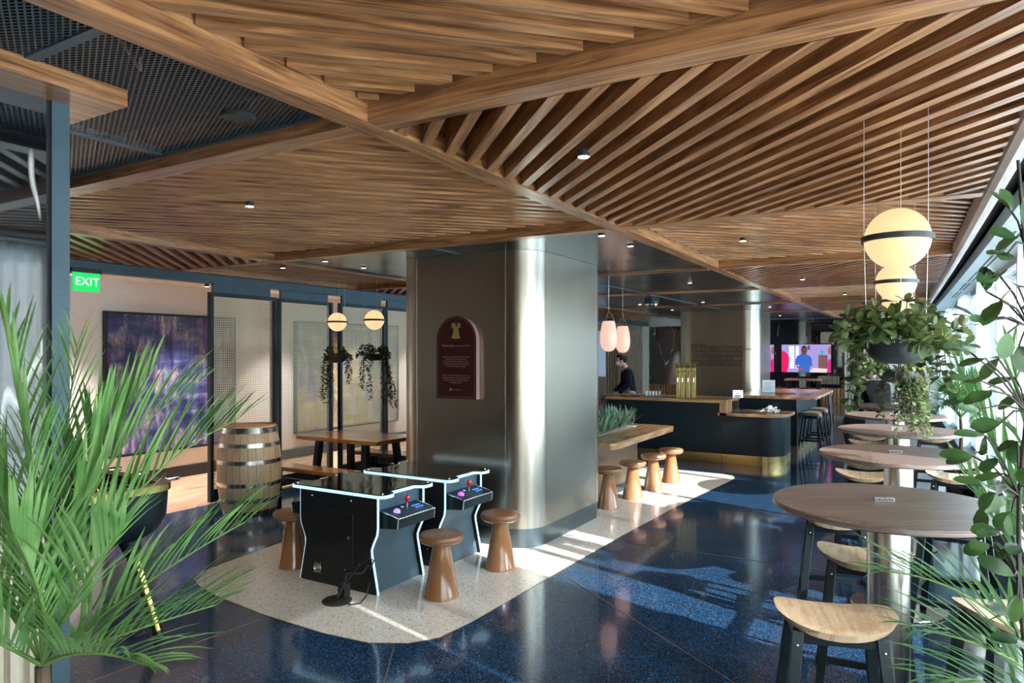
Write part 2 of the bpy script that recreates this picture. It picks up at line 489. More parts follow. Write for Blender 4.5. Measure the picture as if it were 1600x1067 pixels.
# ------------------------------------------------------------------ mesh builder
class MB:
    def __init__(self, g=(1, 0, 0)):
        self.v, self.f, self.fg, self.fo = [], [], [], []
        self.g = Vector(g)
        self.o = (0.0, 0.0)

    def rnd(self):
        self.o = (random.uniform(0, 40), random.uniform(0, 40))
        return self

    def add(self, vs, fs):
        b = len(self.v)
        self.v += [Vector(p) for p in vs]
        for f in fs:
            self.f.append([b + i for i in f])
            self.fg.append(self.g)
            self.fo.append(self.o)
        return self

    def box(self, x0, x1, y0, y1, z0, z1):
        return self.add([(x0, y0, z0), (x1, y0, z0), (x1, y1, z0), (x0, y1, z0), (x0, y0, z1), (x1, y0, z1), (x1, y1, z1), (x0, y1, z1)],
                        [(0, 3, 2, 1), (4, 5, 6, 7), (0, 1, 5, 4), (1, 2, 6, 5), (2, 3, 7, 6), (3, 0, 4, 7)])

    def bar(self, p0, p1, w, h, up=(0, 0, 1)):
        p0, p1 = Vector(p0), Vector(p1)
        d = (p1 - p0).normalized()
        s = d.cross(Vector(up))
        if s.length < 1e-4:
            s = d.cross(Vector((0, 1, 0)))
        s.normalize()
        u = s.cross(d)
        og = self.g
        self.g = d
        vs = [p + s * a + u * b for p in (p0, p1) for a, b in ((-w / 2, -h / 2), (w / 2, -h / 2), (w / 2, h / 2), (-w / 2, h / 2))]
        self.add(vs, [(0, 1, 2, 3), (7, 6, 5, 4), (4, 5, 1, 0), (5, 6, 2, 1), (6, 7, 3, 2), (7, 4, 0, 3)])
        self.g = og
        return self

    def prism(self, poly, vec):
        "polygon (3-D points) swept along vec"
        poly = [Vector(p) for p in poly]
        vec = Vector(vec)
        n = len(poly)
        nn = sum(((poly[i] - poly[0]).cross(poly[(i + 1) % n] - poly[0]) for i in range(1, n - 1)), Vector())
        if nn.dot(vec) < 0:
            poly.reverse()
        vs = poly + [p + vec for p in poly]
        fs = [tuple(range(n))[::-1], tuple(range(n, 2 * n))]
        fs += [(i, (i + 1) % n, n + (i + 1) % n, n + i) for i in range(n)]
        return self.add(vs, fs)

    def flat(self, poly):
        return self.add(poly, [tuple(range(len(poly)))])

    def lathe(self, prof, n=32, c=(0, 0, 0), a0=0, a1=2 * PI, ax=1.0, ay=1.0):
        c = Vector(c)
        full = abs(a1 - a0 - 2 * PI) < 1e-6
        m = n if full else n + 1
        vs, idx = [], []
        for r, z in prof:
            if r < 1e-6:
                idx.append([len(vs)] * m)
                vs.append(c + Vector((0, 0, z)))
            else:
                row = []
                for i in range(m):
                    a = a0 + (a1 - a0) * i / n
                    row.append(len(vs))
                    vs.append(c + Vector((r * math.cos(a) * ax, r * math.sin(a) * ay, z)))
                idx.append(row)
        fs = []
        for k in range(len(prof) - 1):
            for i in range(n):
                j = (i + 1) % m
                q = [idx[k][i], idx[k][j], idx[k + 1][j], idx[k + 1][i]]
                q2 = []
                for t in q:
                    if t not in q2:
                        q2.append(t)
                if len(q2) > 2:
                    fs.append(tuple(q2))
        return self.add(vs, fs)

    def tube(self, pts, r, n=8, cap=True, flat=1.0):
        pts = [Vector(p) for p in pts]
        rs = r if isinstance(r, (list, tuple)) else [r] * len(pts)
        vs, up = [], None
        for i, p in enumerate(pts):
            d = (pts[min(i + 1, len(pts) - 1)] - pts[max(i - 1, 0)])
            d = d.normalized() if d.length > 1e-9 else Vector((0, 0, 1))
            if up is None:
                up = d.orthogonal().normalized()
            else:
                up = (up - d * up.dot(d))
                up = up.normalized() if up.length > 1e-6 else d.orthogonal().normalized()
            s = d.cross(up)
            for k in range(n):
                a = 2 * PI * k / n
                vs.append(p + (up * math.cos(a) + s * math.sin(a) * flat) * rs[i])
        fs = []
        for i in range(len(pts) - 1):
            for k in range(n):
                k2 = (k + 1) % n
                fs.append((i * n + k, i * n + k2, (i + 1) * n + k2, (i + 1) * n + k))
        if cap:
            fs.append(tuple(range(n))[::-1])
            fs.append(tuple((len(pts) - 1) * n + k for k in range(n)))
        return self.add(vs, fs)

    def ball(self, c, r, n=16, m=10, sx=1, sy=1, sz=1):
        c = Vector(c)
        prof = [(r * math.sin(PI * k / m), -r * math.cos(PI * k / m)) for k in range(m + 1)]
        b = len(self.v)
        self.lathe(prof, n)
        for i in range(b, len(self.v)):
            p = self.v[i]
            self.v[i] = c + Vector((p.x * sx, p.y * sy, p.z * sz))
        return self

    def build(self, name, mat, parent=None, bev=0.0, sharp=35, subsurf=0, seg=2, recalc=True):
        me = bpy.data.meshes.new(name)
        me.from_pydata([tuple(p) for p in self.v], [], self.f)
        uvl = me.uv_layers.new(name='UVMap')
        li = 0
        V = self.v
        data = [0.0] * (2 * len(me.loops))
        for fi, f in enumerate(self.f):
            g = self.fg[fi]
            p0, p1, p2 = V[f[0]], V[f[1]], V[f[2]]
            nrm = (p1 - p0).cross(p2 - p0)
            nrm = nrm.normalized() if nrm.length > 1e-12 else Vector((0, 0, 1))
            t = nrm.cross(g)
            gg = g
            if t.length < 0.2:
                gg = nrm.orthogonal().normalized()
                t = nrm.cross(gg)
            t.normalize()
            ox, oy = self.fo[fi]
            for vi in f:
                p = V[vi]
                data[2 * li] = p.dot(gg) + ox
                data[2 * li + 1] = p.dot(t) + oy
                li += 1
        uvl.data.foreach_set('uv', data)
        me.polygons.foreach_set('use_smooth', [True] * len(me.polygons))
        if recalc:
            bm = bmesh.new()
            bm.from_mesh(me)
            bmesh.ops.recalc_face_normals(bm, faces=bm.faces)
            bm.to_mesh(me)
            bm.free()
        try:
            me.set_sharp_from_angle(angle=math.radians(sharp))
        except Exception:
            pass
        o = bpy.data.objects.new(name, me)
        C.objects.link(o)
        if mat is not None:
            me.materials.append(M[mat] if isinstance(mat, str) else mat)
        if parent is not None:
            o.parent = parent
        if bev:
            md = o.modifiers.new('bevel', 'BEVEL')
            md.width = bev
            md.segments = seg
            md.limit_method = 'ANGLE'
            md.angle_limit = math.radians(40)
            md.harden_normals = False
        if subsurf:
            md = o.modifiers.new('subsurf', 'SUBSURF')
            md.levels = md.render_levels = subsurf
        return o


def struct(name, mb, mat, parent=None, **k):
    o = mb.build(name, mat, parent, **k)
    if parent is None:
        o['kind'] = 'structure'
    return o


def tag(o, label, cat, group=None, kind=None):
    o['label'] = label
    o['category'] = cat
    if group:
        o['group'] = group
    if kind:
        o['kind'] = kind
    return o


def thing(name, label, cat, loc=(0, 0, 0), rz=0.0, group=None):
    o = bpy.data.objects.new(name, None)
    o.empty_display_size = 0.1
    C.objects.link(o)
    o.location = loc
    o.rotation_euler = (0, 0, rz)
    return tag(o, label, cat, group)


def dup(root, loc, rz=0.0, label=None):
    r = root.copy()
    C.objects.link(r)
    r.location = loc
    r.rotation_euler = (0, 0, rz)
    if label:
        r['label'] = label
    for ch in list(root.children):
        c = ch.copy()
        C.objects.link(c)
        c.parent = r
        for g in list(ch.children):
            d = g.copy()
            C.objects.link(d)
            d.parent = c
    return r


def text(name, body, size, loc, rot, mat, parent, align='CENTER', ext=0.001, spacing=1.0):
    cu = bpy.data.curves.new(name, 'FONT')
    cu.body = body
    cu.size = size
    cu.align_x = align
    cu.align_y = 'CENTER'
    cu.extrude = ext
    cu.space_line = spacing
    cu.resolution_u = 2
    tmp = bpy.data.objects.new(name, cu)
    C.objects.link(tmp)
    dg = bpy.context.evaluated_depsgraph_get()
    me = bpy.data.meshes.new_from_object(tmp.evaluated_get(dg))
    bpy.data.objects.remove(tmp)
    o = bpy.data.objects.new(name, me)
    C.objects.link(o)
    me.materials.clear()
    me.materials.append(M[mat])
    o.location = loc
    o.rotation_euler = rot
    o.parent = parent
    return o


def rrect(x0, x1, y0, y1, r, n=8, which=(1, 1, 1, 1)):
    "rounded rectangle outline, corners order: (x1,y1),(x0,y1),(x0,y0),(x1,y0)"
    pts = []
    for k, (cx, cy, sx, sy) in enumerate(((x1, y1, -1, -1), (x0, y1, 1, -1), (x0, y0, 1, 1), (x1, y0, -1, 1))):
        if which[k] and r > 0:
            for i in range(n + 1):
                a = PI / 2 * (k + i / n)
                pts.append((cx + sx * r + r * math.cos(a), cy + sy * r + r * math.sin(a)))
        else:
            pts.append((cx, cy))
    return pts


def p3(poly, z):
    return [(x, y, z) for x, y in poly]


# ------------------------------------------------------------------ the room shell
ZB = 2.64          # underside of the beams


def xedge(y):
    return 0.37 - 0.0125 * y - 0.0005 * y * y


def xwin(y):
    return xedge(y) + 0.52


YB, YF = 20.0, -1.6
# floors
a = MB((1, 0, 0))
a.box(-7.05, 1.3, YF, YB, -0.1, 0.0)
struct('floor', a, 'blue_floor')
a = MB((0, 1, 0))
for i in range(16):
    a.rnd()
    a.box(-8.95 + i * 0.12, -8.95 + i * 0.12 + 0.118, YF, YB, -0.1, 0.001)
struct('floor_wood', a, 'floorwood')
strip = [(-3.1, 10.12), (-2.45, 10.1), (-2.28, 10.03), (-2.22, 9.85), (-2.23, 9.55), (-2.33, 8.4), (-2.38, 7.7), (-2.45, 6.2), (-2.48, 4.94),
         (-2.505, 3.75), (-2.54, 3.44), (-2.66, 3.27), (-2.86, 3.155), (-3.2, 3.12), (-3.78, 3.14), (-4.3, 3.2), (-4.65, 3.28), (-4.83, 3.36), (-4.93, 3.5),
         (-4.97, 3.75), (-5.05, 4.4), (-5.05, 4.9), (-4.4, 5.3), (-4.3, 7.0), (-4.2, 10.12)]
a = MB().prism(p3(strip, 0.0), (0, 0, 0.003))
struct('floor_terrazzo', a, 'light_floor')
tn = 0


def joint(pts, w=0.005, mat='copper'):
    global tn
    tn += 1
    m = MB()
    for p, q in zip(pts[:-1], pts[1:]):
        m.bar((p[0], p[1], 0.0012), (q[0], q[1], 0.0012), w, 0.003)
    struct('trim_%d' % tn, m, mat)


joint([W(874, 894, 0), W(1145, 1066, 0), W(1210, 1108, 0)])
joint([W(970, 846, 0), W(1300, 893, 0)])
joint([W(60, 1095, 0), W(406, 968, 0)])
joint([W(616, 1009, 0), W(585, 1120, 0)])
joint([(x, y) for x, y in strip[1:20]], 0.004)

# plenum and outer walls
a = MB().box(-9.0, 1.6, YF, YB, 3.05, 3.15)
struct('ceiling', a, 'void')
a = MB((0, 1, 0)).box(-9.0, -8.9, YF, YB, 0, 3.1)
struct('wall_left', a, 'cream')
a = MB((0, 1, 0)).box(-8.9, -8.885, YF, YB, 0, 0.16)
struct('baseboard_left', a, 'black')
a = MB((1, 0, 0)).box(-9.0, 1.6, YF - 0.1, YF, 0, 3.1)
struct('wall_front', a, 'wain')  # unseen wall set close behind to cut light; brown for the column's reflection
a = MB((1, 0, 0)).box(-9.0, 1.6, YB, YB + 0.1, 0, 3.1)
struct('wall_back', a, 'cream')


# slat cells ------------------------------------------------------------------
def clip(poly, x0, x1, y0, y1):
    def cut(pts, ins, inter):
        out = []
        for i in range(len(pts)):
            p, q = pts[i], pts[(i + 1) % len(pts)]
            if ins(p):
                out.append(p)
                if not ins(q):
                    out.append(inter(p, q))
            elif ins(q):
                out.append(inter(p, q))
        return out

    def ix(v):
        return lambda p, q: (v, p[1] + (q[1] - p[1]) * (v - p[0]) / (q[0] - p[0]))

    def iy(v):
        return lambda p, q: (p[0] + (q[0] - p[0]) * (v - p[1]) / (q[1] - p[1]), v)
    for ins, inter in ((lambda p: p[0] >= x0, ix(x0)), (lambda p: p[0] <= x1, ix(x1)), (lambda p: p[1] >= y0, iy(y0)), (lambda p: p[1] <= y1, iy(y1))):
        if len(poly) < 3:
            return []
        poly = cut(poly, ins, inter)
    return poly


PITCH = 0.17
SW = 0.066
cell_n = 0


def slats(x0, x1, y0, y1, sg, zb, h=0.10, phase=0.0, wmul=1.0):
    "battens at 45 degrees; sg=+1 runs (+x,+y), sg=-1 runs (-x,+y)"
    global cell_n
    cell_n += 1
    m = MB((1, sg, 0))
    m.g = Vector((1, sg, 0)).normalized()
    gap = 0.012
    x0, x1, y0, y1 = x0 + gap, x1 - gap, y0 + gap, y1 - gap
    lo = (x0 if sg > 0 else x0) * 1.0
    cmin = min(x - sg * y for x in (x0, x1) for y in (y0, y1))
    cmax = max(x - sg * y for x in (x0, x1) for y in (y0, y1))
    k = math.floor((cmin - phase) / PITCH)
    while True:
        c0 = phase + k * PITCH
        k += 1
        if c0 > cmax:
            break
        c1 = c0 + SW * wmul
        L = 60
        st = [(c0 + sg * -L, -L), (c0 + sg * L, L), (c1 + sg * L, L), (c1 + sg * -L, -L)]
        pg = clip(st, x0, x1, y0, y1)
        if len(pg) < 3:
            continue
        m.rnd()
        m.prism(p3(pg, zb), (0, 0, h))
    struct('ceiling_%d' % cell_n, m, 'walnut')


def beam(x0, x1, y0, y1, z0=ZB, z1=2.86, mat='walnut'):
    global tn
    tn += 1
    m = MB((1, 0, 0) if (x1 - x0) > (y1 - y0) else (0, 1, 0)).rnd()
    m.box(x0, x1, y0, y1, z0, z1)
    struct('trim_%d' % tn, m, mat)


XA0, XA1 = -1.955, -1.845
beam(XA0, XA1, -1.0, YB)                                   # the main beam
ROWS = [(2.03, 2.145), (4.67, 4.785), (7.45, 7.565), (10.22, 10.335), (13.3, 13.415), (16.2, 16.315)]
beam(XA1, xedge(2) + 0.01, ROWS[0][0], ROWS[0][1])
for i, (r0, r1) in enumerate(ROWS[1:]):
    beam(XA1, xedge(r0) + 0.01, r0, r1)
beam(-5.45, XA0, 2.03, 2.145)
beam(-5.45, XA0, 4.67, 4.785)
for (r0, r1) in ROWS[2:]:
    beam(-5.45, XA0, r0, r0 + 0.05, ZB - 0.01, 2.8)
beam(-5.56, -5.45, 1.4, YB)
for (r0, r1) in ((4.67, 4.785), (7.45, 7.565), (10.22, 10.335)):
    beam(-7.0, -5.56, r0, r1)
beam(-7.08, -6.98, 1.4, YB, ZB + 0.005, 2.86)
# right-hand bays
slats(XA1, xedge(0) + .05, -1.0, 2.03, 1, 2.71, phase=-3.69)
slats(XA1, xedge(3) + .03, 2.145, 4.67, -1, ZB + 0.002, 0.16, phase=0.42 - SW)
slats(XA1, xedge(6) + .03, 4.785, 7.45, 1, 2.71)
slats(XA1, xedge(9) + .03, 7.565, 10.22, -1, ZB + 0.002, 0.16)
slats(XA1, xedge(12) + .03, 10.335, 13.3, 1, 2.71)
slats(XA1, xedge(15) + .03, 13.415, 16.2, -1, ZB + 0.002, 0.16)
slats(XA1, xedge(18) + .03, 16.315, YB, 1, 2.71)
# middle and left bays
slats(-5.45, XA0, 2.145, 4.67, 1, 2.71, phase=-9.9)
slats(-6.98, -5.56, 1.5, 4.67, -1, ZB + 0.002, 0.16)
slats(-6.98, -5.56, 4.785, 7.45, 1, 2.71)
slats(-6.98, -5.56, 7.565, 10.22, -1, ZB + 0.002, 0.16)
slats(-6.98, -5.56, 10.335, 14.0, 1, 2.71)

# metal ceilings
MESHZ = 2.70
mn = 0


def panel(x0, x1, y0, y1, z, mat, thick=0.0):
    global mn
    mn += 1
    m = MB((1, 0, 0)).flat([(x0, y0, z), (x1, y0, z), (x1, y1, z), (x0, y1, z)])
    o = struct('ceiling_panel_%d' % mn, m, mat)
    f = MB()
    w = 0.018
    for b in ((x0, x1, y0, y0 + w), (x0, x1, y1 - w, y1), (x0, x0 + w, y0, y1), (x1 - w, x1, y0, y1)):
        f.box(b[0], b[1], b[2], b[3], z - 0.006, z + 0.03)
    f.build('panel_frame', 'bluesteel', o)
    return o


xs = [-5.45, -4.3, -3.15, XA0]
ys = [-1.0, 0.25, 1.14, 2.03]
for i in range(3):
    for j in range(3):
        panel(xs[i], xs[i + 1], ys[j], ys[j + 1], MESHZ, 'mesh')
for (y0, y1) in ((4.785, 7.45), (7.5, 10.22), (10.27, 13.3), (13.35, 16.2), (16.25, YB)):
    panel(-5.45, -3.7, y0, y1, 2.662, 'perf')
    panel(-3.7, XA0, y0, y1, 2.662, 'perf')
# services seen through the mesh
for (x, y) in ((-3.3, 0.9), (-2.7, 1.5), (-4.0, 1.4), (-3.3, 1.7), (-4.6, 0.9)):
    a = MB().tube([(x, y, 3.04), (x + 0.15, y + 0.05, 2.82), (x + 0.3, y - 0.04, 2.80)], 0.006, 6)
    tag(a.build('hanging_wire', 'cable'), 'pale thin wire hanging loose above the dark ceiling mesh', 'wire', 'wires above the ceiling mesh')
a = MB((1, 0.3, 0)).rnd().bar((-3.9, 0.5, 2.8), (-2.9, 0.98, 2.8), 0.14, 0.05)
tag(a.build('plank', 'walnut'), 'short wooden board above the dark ceiling mesh', 'board')

# curved edge of the ceiling, recess, soffit
NS = 28


def ribbon(f0, f1, z0, z1, name, mat, y0=-1.0, y1=YB, bev=0):
    m = MB((0, 1, 0))
    ya = [y0 + (y1 - y0) * i / NS for i in range(NS + 1)]
    for i in range(NS):
        p, q = ya[i], ya[i + 1]
        m.prism([(f0(p), p, z0), (f1(p), p, z0), (f1(q), q, z0), (f0(q), q, z0)], (0, 0, z1 - z0))
    return struct(name, m, mat)


m = MB((0, 1, 0))
ya = [-1.0 + (YB + 1.0) * i / NS for i in range(NS + 1)]
prof = [(0.0, 2.9), (0.0, 2.66), (0.01, 2.625), (0.035, 2.605), (0.06, 2.605), (0.09, 2.63), (0.10, 2.9)]
vs = [(xedge(y) + u, y, z) for y in ya for u, z in prof]
k = len(prof)
m.add(vs, [(i * k + j, i * k + j + 1, (i + 1) * k + j + 1, (i + 1) * k + j) for i in range(NS) for j in range(k - 1)])
struct('trim_cove', m, 'coving')
ribbon(lambda y: xedge(y) + 0.10, lambda y: xedge(y) + 0.20, 2.75, 2.9, 'trim_recess', 'slot')
ribbon(lambda y: xedge(y) + 0.195, lambda y: xwin(y) + 0.1, 2.60, 2.70, 'trim_soffit', 'soffit')
for (s0, s1) in ((3.2, 4.4), (4.6, 5.8), (6.0, 7.2), (7.4, 8.6), (8.8, 10.0), (10.2, 11.4), (11.6, 12.8)):
    tn += 1
    mm = MB()
    for u in (0.30, 0.34):
        mm.bar((xedge(s0) + u, s0, 2.599), (xedge(s1) + u, s1, 2.599), 0.016, 0.004)
    struct('trim_%d' % tn, mm, 'slot')

# window wall
ribbon(lambda y: xwin(y) - 0.16, lambda y: xwin(y) + 0.12, 0.0, 0.33, 'trim_sill', 'bluesteel', YF)
ribbon(lambda y: xwin(y) - 0.18, lambda y: xwin(y) + 0.12, 0.33, 0.36, 'trim_sill_top', 'soffit', YF)
ribbon(lambda y: xwin(y) - 0.02, lambda y: xwin(y) + 0.12, 2.58, 3.1, 'wall_right', 'white', YF)
yb = [YF + 1.5 * i for i in range(17)]
for i, y in enumerate(yb[:-1]):
    y2 = y + 1.5
    m = MB((0, 0, 1))
    m.bar((xwin(y), y, 0.36), (xwin(y), y, 2.6), 0.06, 0.10, (1, 0, 0))
    m.bar((xwin(y), y, 0.385), (xwin(y2), y2, 0.385), 0.05, 0.05)
    m.bar((xwin(y), y, 2.575), (xwin(y2), y2, 2.575), 0.05, 0.05)
    m.bar((xwin(y), y, 1.05), (xwin(y2), y2, 1.05), 0.05, 0.045)
    o = struct('window_%d' % (i + 1), m, 'white')
    g = MB((0, 0, 1)).flat([(xwin(y) + 0.03, y, 0.38), (xwin(y2) + 0.03, y2, 0.38), (xwin(y2) + 0.03, y2, 2.58), (xwin(y) + 0.03, y, 2.58)])
    g.build('pane', 'glass', o, recalc=False)
a = MB((0, 0, 1)).box(1.5, 25, 32, 40, -20, 40)  # building added outside so the window view blows out less
for k in range(30):
    a.box(1.4, 25, 31.8, 32, -20 + k * 2.0, -20 + k * 2.0 + 0.5)
tag(a.build('building', 'outside'), 'pale blue glass building added outside to dim the view through the windows', 'building')
a = MB((0, 0, 1)).box(26, 32, 3.2, 30, -20, 17)  # building added to keep the sun off the far curtains
for k in range(18):
    a.box(25.8, 26, 3.2, 30, -20 + k * 2.0, -20 + k * 2.0 + 0.5)
tag(a.build('building', 'outside_pale'), 'pale blue neighbouring building added opposite the windows to shade the far curtains', 'building')
# sheer curtains, each gathered to one end of its bay
ncur = 0
CUR = [(-1.58, -0.7), (-0.71, 0.95), (0.94, 2.48), (2.5, 3.95), (5.2, 6.75), (9.3, 10.2), (12.0, 13.1), (15.4, 16.4), (17.6, 18.4)]
for (c0, c1) in CUR:
    m = MB((0, 0, 1))
    n = int((c1 - c0) / 0.018)
    cols = []
    for i in range(n + 1):
        y = c0 + (c1 - c0) * i / n
        x = xwin(y) - 0.10 + 0.028 * math.sin(y * 2 * PI / 0.105) + 0.006 * math.sin(y * 31)
        cols.append((x, y))
    vs = [(x, y, z) for (x, y) in cols for z in (0.365, 2.598)]
    m.add(vs, [(2 * i, 2 * i + 2, 2 * i + 3, 2 * i + 1) for i in range(n)])
    o = m.build('curtain', 'sheer', recalc=False, sharp=180)
    ncur += 1
    tag(o, 'gathered white sheer curtain hanging at the window wall', 'curtain', 'sheer curtains along the window wall')

# ------------------------------------------------------------------ black marble wall at the left edge of the view
XM = -2.65
a = MB((0, 1, 0)).box(XM - 0.12, XM, -1.5, 1.27, 1.14, ZB)
struct('wall_marble', a, 'marble')
a = MB((0, 0, 1))
a.box(XM - 0.12, XM - 0.005, -1.5, 1.27, 0, 1.14)
for i in range(46):
    y = -1.5 + i * 0.06
    a.rnd()
    a.prism([(XM - 0.005, y, 0.0), (XM + 0.022, y + 0.008, 0.0), (XM + 0.022, y + 0.038, 0.0), (XM - 0.005, y + 0.046, 0.0)], (0, 0, 1.12))
a.rnd().box(XM - 0.12, XM + 0.03, -1.5, 1.27, 1.12, 1.14)
struct('wall_wainscot', a, 'cream_slat')
a = MB((0, 0, 1)).box(XM - 0.13, XM + 0.006, 1.285, 1.345, 0, ZB)
struct('trim_post', a, 'bluesteel')
a = MB((0, 0, 1)).box(XM - 0.12, XM - 0.006, 1.27, 1.285, 0, ZB)
struct('trim_post_gap', a, 'slot')
beam(XM - 0.16, -2.48, -1.5, 1.46, ZB, 2.70)
beam(-5.0, XM - 0.16, 1.35, 1.46, ZB, 2.695)
a = MB((1, 0, 0)).box(-9, XM - 0.13, -1.6, -1.5, 0, 3.05)
struct('wall_side', a, 'cream')

# ------------------------------------------------------------------ columns


def column(name, label, x0, x1, y0, y1, top, r, seam_l, seam_r):
    t = thing(name, label, 'column', ((x0 + x1) / 2, (y0 + y1) / 2, 0))
    cx, cy = (x0 + x1) / 2, (y0 + y1) / 2
    X0, X1, Y0, Y1 = x0 - cx, x1 - cx, y0 - cy, y1 - cy
    pl = 0.175
    m = MB((0, 0, 1)).prism(p3(rrect(X0, X1, Y0, Y1, r, 16), pl), (0, 0, top - pl))
    m.build('cladding', 'column', t)
    m = MB((0, 0, 1)).prism(p3(rrect(X0 + .012, X1 - .012, Y0 + .012, Y1 - .012, r - 0.01, 16), 0), (0, 0, pl))
    m.build('plinth', 'plinth', t)
    m = MB((0, 0, 1))
    e = 0.0025
    for sx in (X0 + r, X1 - r):
        m.box(sx - 0.004, sx + 0.004, Y0 - e, Y0 + e, pl, top)
    for sy in (Y0 + r, Y1 - r):
        m.box(X1 - e, X1 + e, sy - 0.004, sy + 0.004, pl, top)
    m.build('seam', 'steel', t)
    return t


col = column('column', 'bronze steel clad rounded column with the maroon plaque on it', -4.47, -2.93, 5.31, 6.98, 2.66, 0.27, 0, 0)
col2 = column('column', 'farther steel clad column behind the bar with menu lines', -4.80, -3.02, 15.6, 17.3, 2.66, 0.32, 0, 0)
# plaque
pt = thing('plaque', 'maroon arched plaque with a gold bell on the bronze column', 'plaque', (-3.69, 5.305, 1.32))
hw, hh = 0.222, 0.76


def arch(w, h, y, inset=0.0, n=20):
    w2 = w - inset
    pts = [(-w2, y, inset), (w2, y, inset)]
    zc = h - w
    for i in range(n + 1):
        an = PI * i / n
        pts.append((w2 * math.cos(an), y, zc + w2 * math.sin(an)))
    return pts


MB((0, 0, 1)).prism(arch(hw, hh, 0), (0, -0.055, 0)).build('board', 'maroonside', pt)
MB((0, 0, 1)).prism(arch(hw, hh, -0.055), (0, -0.004, 0)).build('face', 'maroon', pt)
o1, o2 = arch(hw, hh, -0.0595, 0.014), arch(hw, hh, -0.0595, 0.018)
m = MB()
n = len(o1)
m.add(o1 + o2, [(i, (i + 1) % n, n + (i + 1) % n, n + i) for i in range(n)])
m.build('border_line', 'plaqueline', pt)
bell = [(-0.012, 0.0), (-0.052, 0.004), (-0.05, 0.012), (-0.038, 0.022), (-0.031, 0.05), (-0.027, 0.088), (-0.020, 0.099), (-0.048, 0.096), (-0.048, 0.118), (-0.054, 0.124), (-0.048, 0.130), (-0.048, 0.142), (-0.02, 0.144), (0.02, 0.148)]
bell = bell + [(-x, z) for x, z in reversed(bell)]
bell.insert(len(bell), (0.0, -0.008))
MB().prism([(x, -0.059, 0.555 + z) for x, z in bell], (0, -0.004, 0)).build('bell_emblem', 'plaquegold', pt)
rt = (PI / 2, 0, 0)
text('title', 'Philadelphia: a city of firsts', 0.030, (0, -0.060, 0.488), rt, 'plaqueline', pt)
text('text_line', 'The city opened the first American\nhospital and medical school,\nlibrary and stock exchange; then\nzoo and university. Here brothers\nworked to make the beer.', 0.0215, (0, -0.060, 0.342), rt, 'plaqueline', pt)
text('text_line', 'As the city of brotherly love, there is\nno better way to celebrate than with\na drink in hand, surrounded by a\nbeautiful garden.', 0.0215, (0, -0.060, 0.182), rt, 'plaqueline', pt)
m = MB()
m.tube([(-0.06 + 0.012 * math.cos(q * PI / 8), -0.0605, 0.083 + 0.012 * math.sin(q * PI / 8)) for q in range(17)], 0.003, 6)
m.box(-0.072, -0.048, -0.061, -0.06, 0.081, 0.085).box(-0.062, -0.058, -0.061, -0.06, 0.071, 0.095)
m.build('round_emblem', 'plaqueline', pt)
m = MB()
for q in range(9):
    m.box(-0.042 + q * 0.013, -0.042 + q * 0.013 + 0.009, -0.061, -0.06, 0.079, 0.087)
m.build('small_mark', 'plaqueline', pt)

# menu lines on the far column
mt = thing('menu', 'black menu lettering with ruled lines on the farther column', 'menu', (-4.47, 15.59, 1.40))
lines = ['BEER BAR', 'EVIL GENIUS BEER CO ADULTING GUAVA IPA', 'YARDS BREWING CO LOVE STOUT', 'LOVE CITY BREWING LAGER', 'BREWING MARKET PALE ALE']
for i, s in enumerate(lines):
    z = 0.465 - i * 0.103
    MB().box(0.0, 1.13, -0.006, -0.001, z - 0.006, z + 0.006).build('rule', 'ink', mt)
    text('menu_line', s, 0.072, (0.01 if i < 4 else 0.18, -0.004, z + 0.045), rt, 'ink', mt, 'LEFT')

# ------------------------------------------------------------------ sliding screens and header on the left
XD = -7.08
a = MB((0, 1, 0)).box(XD - 0.10, XD + 0.06, 1.4, YB, 2.545, 2.64)
struct('trim_header', a, 'bluesteel')
for i in range(9):
    y0 = 5.10 + i * 1.035
    w = 0.955
    xo = XD + (0.03 if i % 2 == 0 else -0.03)
    t = thing('sliding_screen', 'x', 'screen', (xo, y0, 0), 0, None)
    m = MB((0, 0, 1))
    fw = 0.045
    m.box(-0.03, 0.03, 0, fw, 0.02, 2.44).box(-0.03, 0.03, w - fw, w, 0.02, 2.44)
    m.box(-0.03, 0.03, fw, w - fw, 2.44 - fw, 2.44).box(-0.03, 0.03, fw, w - fw, 0.02, 0.16)
    m.build('frame', 'framedark', t, bev=0.003)
    MB((0, 1, 0)).box(-0.012, 0.024, 0.04, w - 0.1, 2.44, 2.55).build('hanger', 'bluesteel', t)
    MB((0, 1, 0)).flat([(0, fw, 0.16), (0, w - fw, 0.16), (0, w - fw, 2.40), (0, fw, 2.40)]).build('woven_panel', 'cane', t, recalc=False)
    MB((0, 0, 1)).box(-0.045, -0.03, w - 0.05, w + 0.045, 0.02, 2.40).build('jamb', 'black', t)
    nm = ['nearest woven screen in dark frame, behind the barrel', 'second woven screen in dark frame, behind the bench end',
          'third woven screen in dark frame, behind the hanging planters', 'fourth woven screen in dark frame, partly behind the bronze column']
    tag(t, nm[i] if i < 4 else 'woven sliding screen farther back behind the bronze column', 'screen', None if i < 4 else 'screens behind the column')
# paintings on the far wall


def painting(label, y0, y1, z0, z1, mat):
    t = thing('painting', label, 'painting', (-8.89, (y0 + y1) / 2, z0))
    w = (y1 - y0) / 2
    h = z1 - z0
    MB((0, 1, 0)).box(0.0, 0.045, -w + .02, w - .02, 0.02, h - 0.02).build('canvas', mat, t)
    m = MB((0, 0, 1))
    m.box(0, 0.06, -w, -w + 0.03, 0, h).box(0, 0.06, w - 0.03, w, 0, h).box(0, 0.06, -w + 0.03, w - 0.03, 0, 0.03).box(0, 0.06, -w + 0.03, w - 0.03, h - 0.03, h)
    m.build('frame', 'black', t)


